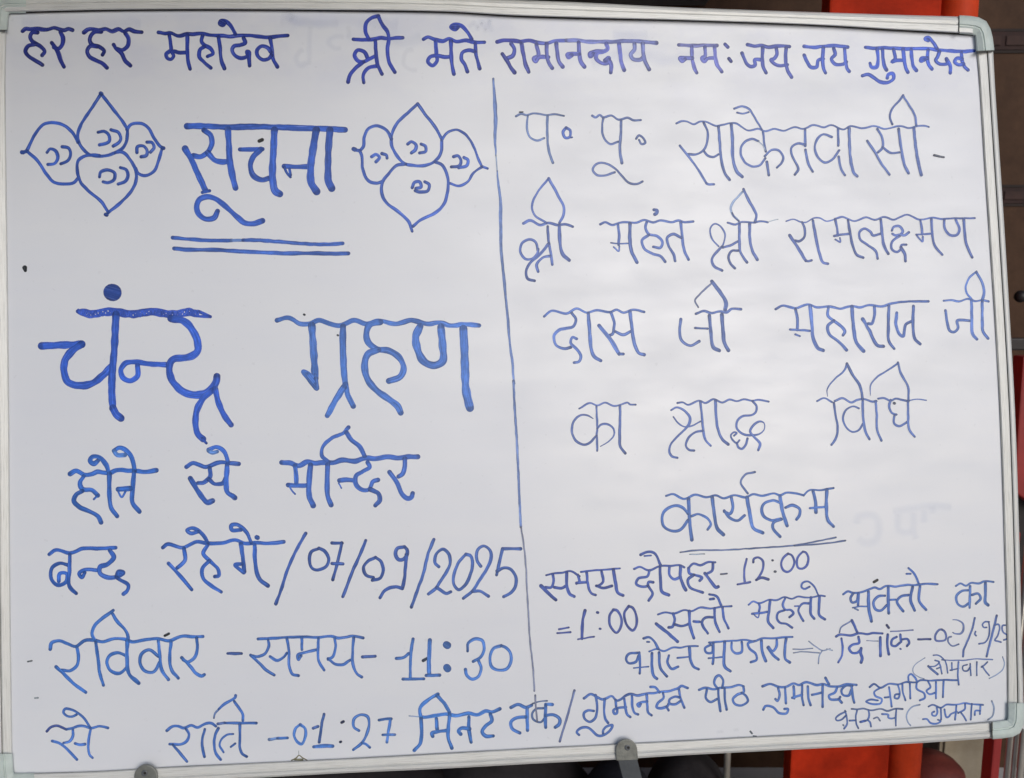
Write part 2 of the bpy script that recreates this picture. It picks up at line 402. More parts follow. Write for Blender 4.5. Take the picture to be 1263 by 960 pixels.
# things seen past the right edge of the board
a = at_y(1245, 425, 0.5); b = at_y(1300, 425, 0.5)
bm = bmesh.new(); th = at_y(1255, 418, 0.5).z - at_y(1255, 433, 0.5).z
rl = empty('black_rail', (a.x, 0.5, a.z)); tag(rl, 'short black iron rail with a ball knob past the right edge of the board', 'rail')
add_box(bm, (0.05, 0.01, 0), (0.24, 0.02, th)); bevel(bm, 0.003, 2); obj('bar', bm, M['black'], rl)
bm = bmesh.new(); add_box(bm, (0.14, 0.032, -a.z/2+0.18), (0.03, 0.02, a.z+0.36)); obj('stand', bm, M['black'], rl)
k = at_y(1264, 366, 0.5)
bm = bmesh.new(); bmesh.ops.create_uvsphere(bm, u_segments=24, v_segments=14, radius=0.011)
for v in bm.verts: v.co += Vector((k.x-a.x, 0.012, k.z-a.z))
bmesh.ops.translate(bm, verts=bm.verts[:], vec=(0, 0, 0))
obj('knob', bm, M['black'], rl, True)

sp = at_y(1263, 520, 0.42)
pts = [at_y(1262.5, 440, 0.42), at_y(1258, 500, 0.42), at_y(1254, 560, 0.42), at_y(1252, 608, 0.42), at_y(1300, 640, 0.42), at_y(1305, 440, 0.42)]
o = quadprism('leaning_red_board', [p - Vector((sp.x, 0.42, 0)) for p in pts], 0.03, M['red'], None, 0.003); o.location = (sp.x, 0.42, 0)
tag(o, 'dark red leaning panel glimpsed past the right edge of the board', 'panel')
pts = [at_y(1252, 600, 0.45), at_y(1252, 880, 0.45), at_y(1300, 880, 0.45), at_y(1300, 600, 0.45)]
o = quadprism('black_box', [p - Vector((sp.x, 0.45, 0)) for p in pts], 0.06, M['black'], None, 0.004); o.location = (sp.x, 0.45, 0)
tag(o, 'black box below the red panel at the right edge', 'box')


# ------------------------------------------------------------------ the whiteboard
board = empty('whiteboard', (0, 0, 0))
board.matrix_world = Matrix.Translation(BC) @ BW.to_4x4()
tag(board, 'white notice board with blue handwritten Hindi notice, leaning in front of the orange post', 'whiteboard')

def path(pts, n): return resample(spline(pts, 4.0), n)

IN_TOP = [(8, 15), (33, 14.5), (130, 12.3), (250, 11.5), (420, 12.6), (553, 14.6), (629, 19), (733, 22.4), (840, 25), (1007, 31), (1110, 37), (1183, 41), (1200, 42.2)]
OUT_TOP = [(-12, -4), (130, -7), (420, -6.5), (553, -3), (629, 0), (713, 3), (840, 9.4), (1021, 15.7), (1110, 18.6), (1183, 20.7), (1200, 21.3)]
IN_RIGHT = [(1204.5, 55), (1208.5, 100), (1214.8, 200), (1221.5, 300), (1228, 400), (1233.5, 500), (1237, 590), (1240, 690), (1242.5, 775), (1243.6, 889)]
OUT_RIGHT = [(1224.6, 56), (1227.5, 110), (1233.5, 200), (1240, 300), (1246, 400), (1251.6, 500), (1255.3, 600), (1258.2, 700), (1260.5, 800), (1263.5, 900)]
IN_BOT = [(15, 955), (119, 952), (200, 947.2), (286, 943), (420, 936.6), (540, 930), (666, 923), (780, 917.2), (843, 914), (943, 908.6), (1100, 900), (1245, 889)]
OUT_BOT = [(-6, 976), (119, 971), (200, 966.5), (286, 961.5), (420, 954), (540, 948.6), (680, 941), (760, 937), (843, 931.8), (977, 925), (1140, 916.4), (1225, 910.5), (1250, 908.5)]
IN_LEFT = [(10.5, 14), (8, 37), (7.2, 60), (6.6, 100), (8, 240), (10, 400), (11.4, 560), (12.4, 720), (14, 860), (15, 920), (16, 956)]
OUT_LEFT = [(-10, -4), (-12, 40), (-13, 100), (-13, 240), (-11, 400), (-9, 560), (-8, 720), (-6, 860), (-5, 920), (-4, 975)]

# writing surface: a thin panel reaching a little under the frame
outline = resample(IN_TOP + [(1204, 42.8)], 40) + resample(IN_RIGHT, 40)[:-1] + resample(IN_BOT[::-1], 40)[:-1] + resample(IN_LEFT[::-1], 40)[:-1]
cen = on_board(626, 478)
bm = bmesh.new(); fr = []; bk = []
for x, y in outline:
    p = on_board(x, y); q = p + (p-cen).normalized()*0.009
    fr.append(bm.verts.new((q.x, 0, q.z))); bk.append(bm.verts.new((q.x, 0.009, q.z)))
bm.faces.new(fr); bm.faces.new(bk[::-1])
for i in range(len(fr)): bm.faces.new((fr[i], fr[(i+1) % len(fr)], bk[(i+1) % len(fr)], bk[i]))
bmesh.ops.recalc_face_normals(bm, faces=bm.faces[:])
panel = obj('writing_surface', bm, M['board'], board)

def rail(name, pin, pout, prof, mat, n=90, parent=None, s0=0.0, s1=1.0):
    """sweeps a profile (u from inner to outer edge, height in front of the board) between two measured edges"""
    A = path(pin, n) if len(pin) > 3 else resample(pin, n); B = path(pout, n) if len(pout) > 3 else resample(pout, n)
    bm = bmesh.new(); uvl = bm.loops.layers.uv.new('UVMap'); rows = []; uvs = {}
    L = 0.0; prev = None
    for i in range(n):
        row = []
        for u, h in prof:
            px = A[i][0] + (B[i][0]-A[i][0])*u; py = A[i][1] + (B[i][1]-A[i][1])*u
            q = on_board(px, py, max(0.0, h))
            if h < 0: q.y = -h
            v = bm.verts.new(q); row.append(v)
        c = row[0].co.copy()
        if prev is not None: L += (c-prev).length
        prev = c
        for j, (u, h) in enumerate(prof): uvs[row[j]] = (L*6, j*0.05 + u*0.6)
        rows.append(row)
    for a, b in zip(rows, rows[1:]):
        for j in range(len(prof)-1):
            f = bm.faces.new((a[j], a[j+1], b[j+1], b[j]))
            for l in f.loops: l[uvl].uv = uvs[l.vert]
    bm.faces.new(rows[0][::-1]); bm.faces.new(rows[-1])
    bmesh.ops.recalc_face_normals(bm, faces=bm.faces[:])
    return obj(name, bm, mat, parent or board)

#            inner lip          face             groove                      outer bead                 back
PROF_SIDE = [(0.0, 0.0004), (0.01, 0.0014), (0.08, 0.0024), (0.52, 0.0042), (0.58, 0.0040), (0.60, 0.0022), (0.645, 0.0022), (0.665, 0.0044), (0.75, 0.0052), (0.9, 0.0050), (0.97, 0.0040), (1.0, 0.0030), (1.0, -0.014)]
PROF_TOP = [(0.0, 0.0004), (0.01, 0.0060), (0.08, 0.0078), (0.45, 0.0082), (0.50, 0.0072), (0.54, 0.0078), (0.75, 0.0084), (0.92, 0.0076), (1.0, 0.0040), (1.0, -0.014)]
PROF_BOT = [(0.0, 0.0004), (0.01, 0.0040), (0.07, 0.0054), (0.50, 0.0058), (0.58, 0.0054), (0.70, 0.0070), (0.88, 0.0068), (1.0, 0.0034), (1.0, -0.014)]
rail('frame_rail', IN_TOP, OUT_TOP, PROF_TOP, M['frame'])
rail('frame_rail', IN_RIGHT, OUT_RIGHT, PROF_SIDE, M['frame'])
rail('frame_rail', IN_BOT, OUT_BOT, PROF_BOT, M['frame'])
rail('frame_rail', IN_LEFT, OUT_LEFT, PROF_SIDE, M['frame'])

# shadow line under the top rail painted as a strip; grey edge and groove lines
def strip(name, pin, pout, u0, u1, h, mat, n=90):
    return rail(name, pin, pout, [(u0, h-0.0012), (u0+(u1-u0)*0.1, h), (u1-(u1-u0)*0.1, h), (u1, h-0.0012)], mat, n)
strip('rubber_seal', IN_TOP, OUT_TOP, -0.10, 0.03, 0.0018, M['seal'])  # painted shade below the top rail, not a gasket
strip('rubber_seal', IN_RIGHT, OUT_RIGHT, -0.025, 0.02, 0.0014, M['seal_light'])
strip('rubber_seal', IN_BOT, OUT_BOT, -0.03, 0.02, 0.0014, M['seal_light'])
strip('groove_line', IN_RIGHT, OUT_RIGHT, 0.602, 0.643, 0.0028, M['gap'])
strip('groove_line', IN_LEFT, OUT_LEFT, 0.602, 0.643, 0.0028, M['seal_light'])

# plastic corner caps: an L swept round each corner
PROF_CAP = [(-0.04, 0.0005), (-0.03, 0.0040), (0.05, 0.0054), (0.40, 0.0088), (0.44, 0.0080), (0.50, 0.0080), (0.54, 0.0092), (0.80, 0.0090), (0.95, 0.0074), (1.04, 0.004), (1.04, -0.016)]
def cap(pairs):
    A = []; B = []
    for (a, b) in pairs: A.append(a); B.append(b)
    bm = bmesh.new(); rows = []
    for a, b in zip(A, B):
        row = []
        for u, h in PROF_CAP:
            q = on_board(a[0]+(b[0]-a[0])*u, a[1]+(b[1]-a[1])*u, max(0, h))
            if h < 0: q.y = -h
            row.append(bm.verts.new(q))
        rows.append(row)
    for a, b in zip(rows, rows[1:]):
        for j in range(len(PROF_CAP)-1): bm.faces.new((a[j], a[j+1], b[j+1], b[j]))
    bm.faces.new(rows[0][::-1]); bm.faces.new(rows[-1])
    bmesh.ops.recalc_face_normals(bm, faces=bm.faces[:])
    return obj('corner_cap', bm, M['cap'], board)
cap([((1183.5, 41), (1183.5, 20)), ((1192, 41.8), (1196, 20.6)), ((1200, 42.6), (1207, 22.4)), ((1203.0, 43.4), (1216, 27)), ((1203.6, 46), (1221, 36)), ((1204.2, 52), (1223.8, 47)), ((1205, 63), (1225.6, 62))])
cap([((1243.8, 867.5), (1263.2, 867.5)), ((1243.8, 878), (1263.4, 880)), ((1243.6, 886), (1262, 894)), ((1242.6, 888.8), (1257.5, 904)), ((1239, 889.4), (1249, 908.4)), ((1232, 890.3), (1236, 910.2)), ((1224, 891.2), (1224.5, 911.2))])
cap([((32, 15.5), (32, -6)), ((22, 15.6), (16, -6)), ((13, 15.8), (-2, -5)), ((10.6, 16.4), (-9, 0)), ((9.6, 20), (-11.5, 10)), ((8.2, 37), (-12.5, 37))])
cap([((14.6, 930), (-6, 930)), ((15.2, 942), (-5.6, 948)), ((16, 952), (-4, 968)), ((17.4, 954.9), (4, 976)), ((24, 955), (20, 977)), ((42, 954.4), (42, 976))])
# the dark seam where each cap meets its rail
def seam(p, q, wd=0.7):
    bm = bmesh.new(); d = Vector((q[0]-p[0], q[1]-p[1])).normalized(); nrm = Vector((-d.y, d.x))*wd
    h0, h1 = 0.002, 0.0088
    ring = [(p[0]+nrm.x, p[1]+nrm.y), (q[0]+nrm.x, q[1]+nrm.y), (q[0]-nrm.x, q[1]-nrm.y), (p[0]-nrm.x, p[1]-nrm.y)]
    a = [bm.verts.new(on_board(x, y, h1)) for x, y in ring]; b = [bm.verts.new(on_board(x, y, h0)) for x, y in ring]
    bm.faces.new(a); bm.faces.new(b[::-1])
    for i in range(4): bm.faces.new((a[i], b[i], b[(i+1) % 4], a[(i+1) % 4]))
    bmesh.ops.recalc_face_normals(bm, faces=bm.faces[:])
    return obj('cap_seam', bm, M['gap'], board)
seam((1182.9, 20.5), (1182.9, 41.5), 0.55); seam((1204.6, 64), (1225.4, 63), 0.45)
seam((1223.6, 890.8), (1224.0, 911), 0.8); seam((0, 37.4), (8.4, 37.4), 0.45)

# grey clips screwed over the bottom rail, with the folding legs they carry
def clip(cx, cyc, rx, bottom, screw, lean):
    pts = []
    for k in range(15):
        a = math.pi*k/14
        pts.append((cx + rx*math.cos(a), cyc - rx*math.sin(a)))
    pts += [(cx-rx+0.5, bottom), (cx+rx+1.0, bottom-0.8)]
    bm = bmesh.new()
    a = [bm.verts.new(on_board(x, y, 0.0105)) for x, y in pts]; b = [bm.verts.new(on_board(x, y, 0.0105) + Vector((0, 0.0035, 0))) for x, y in pts]
    bm.faces.new(a); bm.faces.new(b[::-1]); n = len(pts)
    for i in range(n): bm.faces.new((a[i], b[i], b[(i+1) % n], a[(i+1) % n]))
    bmesh.ops.recalc_face_normals(bm, faces=bm.faces[:]); bevel(bm, 0.0008, 2)
    c = obj('clip', bm, M['clip'], board)
    bm = bmesh.new(); s = on_board(screw[0], screw[1], 0.0112); rings = []
    for rad, dy in ((0.0036, 0.0012), (0.0034, 0.0), (0.0024, -0.0004)):
        rings.append([bm.verts.new(s + Vector((rad*math.cos(t*math.pi/8), dy, rad*math.sin(t*math.pi/8)))) for t in range(16)])
    for A, B in zip(rings, rings[1:]):
        for t in range(16): bm.faces.new((A[t], A[(t+1) % 16], B[(t+1) % 16], B[t]))
    bm.faces.new(rings[-1]); bmesh.ops.recalc_face_normals(bm, faces=bm.faces[:])
    obj('screw', bm, M['strap'], c)
    bm = bmesh.new(); s2 = s + Vector((0.0008, -0.0006, 0.0004))
    bm.faces.new([bm.verts.new(s2 + Vector((0.0016*math.cos(t*math.pi/6), 0, 0.0016*math.sin(t*math.pi/6)))) for t in range(12)])
    obj('screw_recess', bm, M['hole'], c)
    # leg: a flat bar going down from the clip to the ground, behind the rail
    top = on_board(cx-0.5, bottom-9, 0.0) + Vector((0, 0.006, 0)); w2 = rx*0.86/F*1.0
    down_w = BI @ Vector((0, 0, -1)); hgt = (BW @ top + BC).z
    bot = top + (down_w + Vector((lean, 0, 0)))*(hgt - 0.002)
    bm = bmesh.new(); t4 = 0.004
    vs = []
    for p in (top, bot):
        for dx, dy in ((-w2, -t4), (w2, -t4), (w2, t4), (-w2, t4)): vs.append(bm.verts.new(p + Vector((dx, dy, 0))))
    for k in range(4): bm.faces.new((vs[k], vs[(k+1) % 4], vs[4+(k+1) % 4], vs[4+k]))
    bm.faces.new(vs[3::-1]); bm.faces.new(vs[4:]); bmesh.ops.recalc_face_normals(bm, faces=bm.faces[:])
    obj('folding_leg', bm, M['strap'], board)
clip(773.0, 925.5, 13.2, 938.5, (774.0, 922.5), 0.26)
clip(179.5, 958.0, 14.2, 972.0, (178.0, 954.0), 0.05)

# ------------------------------------------------------------------ the writing, stroke by stroke, on the writing surface
GAIN = 0.97
WIDE = 1.0
def smooth_noise(seed):
    r = random.Random(seed); ph = [r.uniform(0, 6.28) for _ in range(4)]; fr = [r.uniform(0.05, 0.5) for _ in range(4)]
    return lambda s: sum(math.sin(s*f+p) for f, p in zip(fr, ph))/4.0

def add_stroke(bm, lay, pts, col, h, faint, seed):
    """a pen stroke as a ribbon lying on the board; pts are (px, py, width px)"""
    S = spline(pts, 0.9)
    nz = smooth_noise(seed); nz2 = smooth_noise(seed+991)
    # arc length
    L = [0.0]
    for a, b in zip(S, S[1:]): L.append(L[-1] + math.hypot(b[0]-a[0], b[1]-a[1]))
    T = L[-1]
    n = len(S)
    st = []
    for i in range(n):
        a = S[max(0, i-1)]; b = S[min(n-1, i+1)]
        d = Vector((b[0]-a[0], b[1]-a[1]))
        d = d.normalized() if d.length > 1e-6 else Vector((1, 0))
        wd = max(0.5, S[i][2])*0.5*(1 + 0.16*nz(L[i]*0.8))
        j = 0.22*nz2(L[i]*1.3)
        st.append((S[i][0]-d.y*j, S[i][1]+d.x*j, d, wd, L[i]))
    # round ends
    rows = []
    def capped(x, y, d, wd, s, sign):
        out = []
        for k in range(1, 5):
            t = math.pi/2*k/4.4
            out.append((x + sign*d.x*wd*math.sin(t), y + sign*d.y*wd*math.sin(t), d, wd*math.cos(t), s))
        return out
    rows = capped(*st[0], -1)[::-1] + st + capped(*st[-1], 1)
    V = []; uv = {}; uvl = bm.loops.layers.uv.verify(); off = (seed*0.37) % 50
    for x, y, d, wd, s in rows:
        e = min(s, T-s)
        end = max(0.0, 1.0 - e/2.6)
        r = []
        for u in LANES:
            hh = h + 0.000012*(s/max(T, 1.0))
            p = on_board(x - d.y*wd*u, y + d.x*wd*u, hh)
            v = bm.verts.new(p)
            if faint: c = col; al = 0.065*(1-u*u)**1.6*(1-end)
            else:
                k = 1.0 + 0.22*(1-u*u) - 0.10*u*u + 0.20*nz(s*0.55+u*9) + 0.34*nz2(s*0.16)
                k *= 1.0 - 0.42*end
                c = tuple(min(1.0, q*k) for q in col)
                al = 0.93 if abs(u) < 0.9 else 0.72
            v[lay] = (*c, al); uv[v] = (off + s*0.035, off*1.7 + u*wd*0.55); r.append(v)
        V.append(r)
    for a, b in zip(V, V[1:]):
        for j in range(len(LANES)-1):
            f = bm.faces.new((a[j], b[j], b[j+1], a[j+1]))
            for l in f.loops: l[uvl].uv = uv[l.vert]

def pigment(rgb):
    c = lin(rgb)
    return (min(0.9, c[0]*GAIN*0.80), min(0.9, c[1]*GAIN*0.97), min(0.9, c[2]*GAIN*1.02))

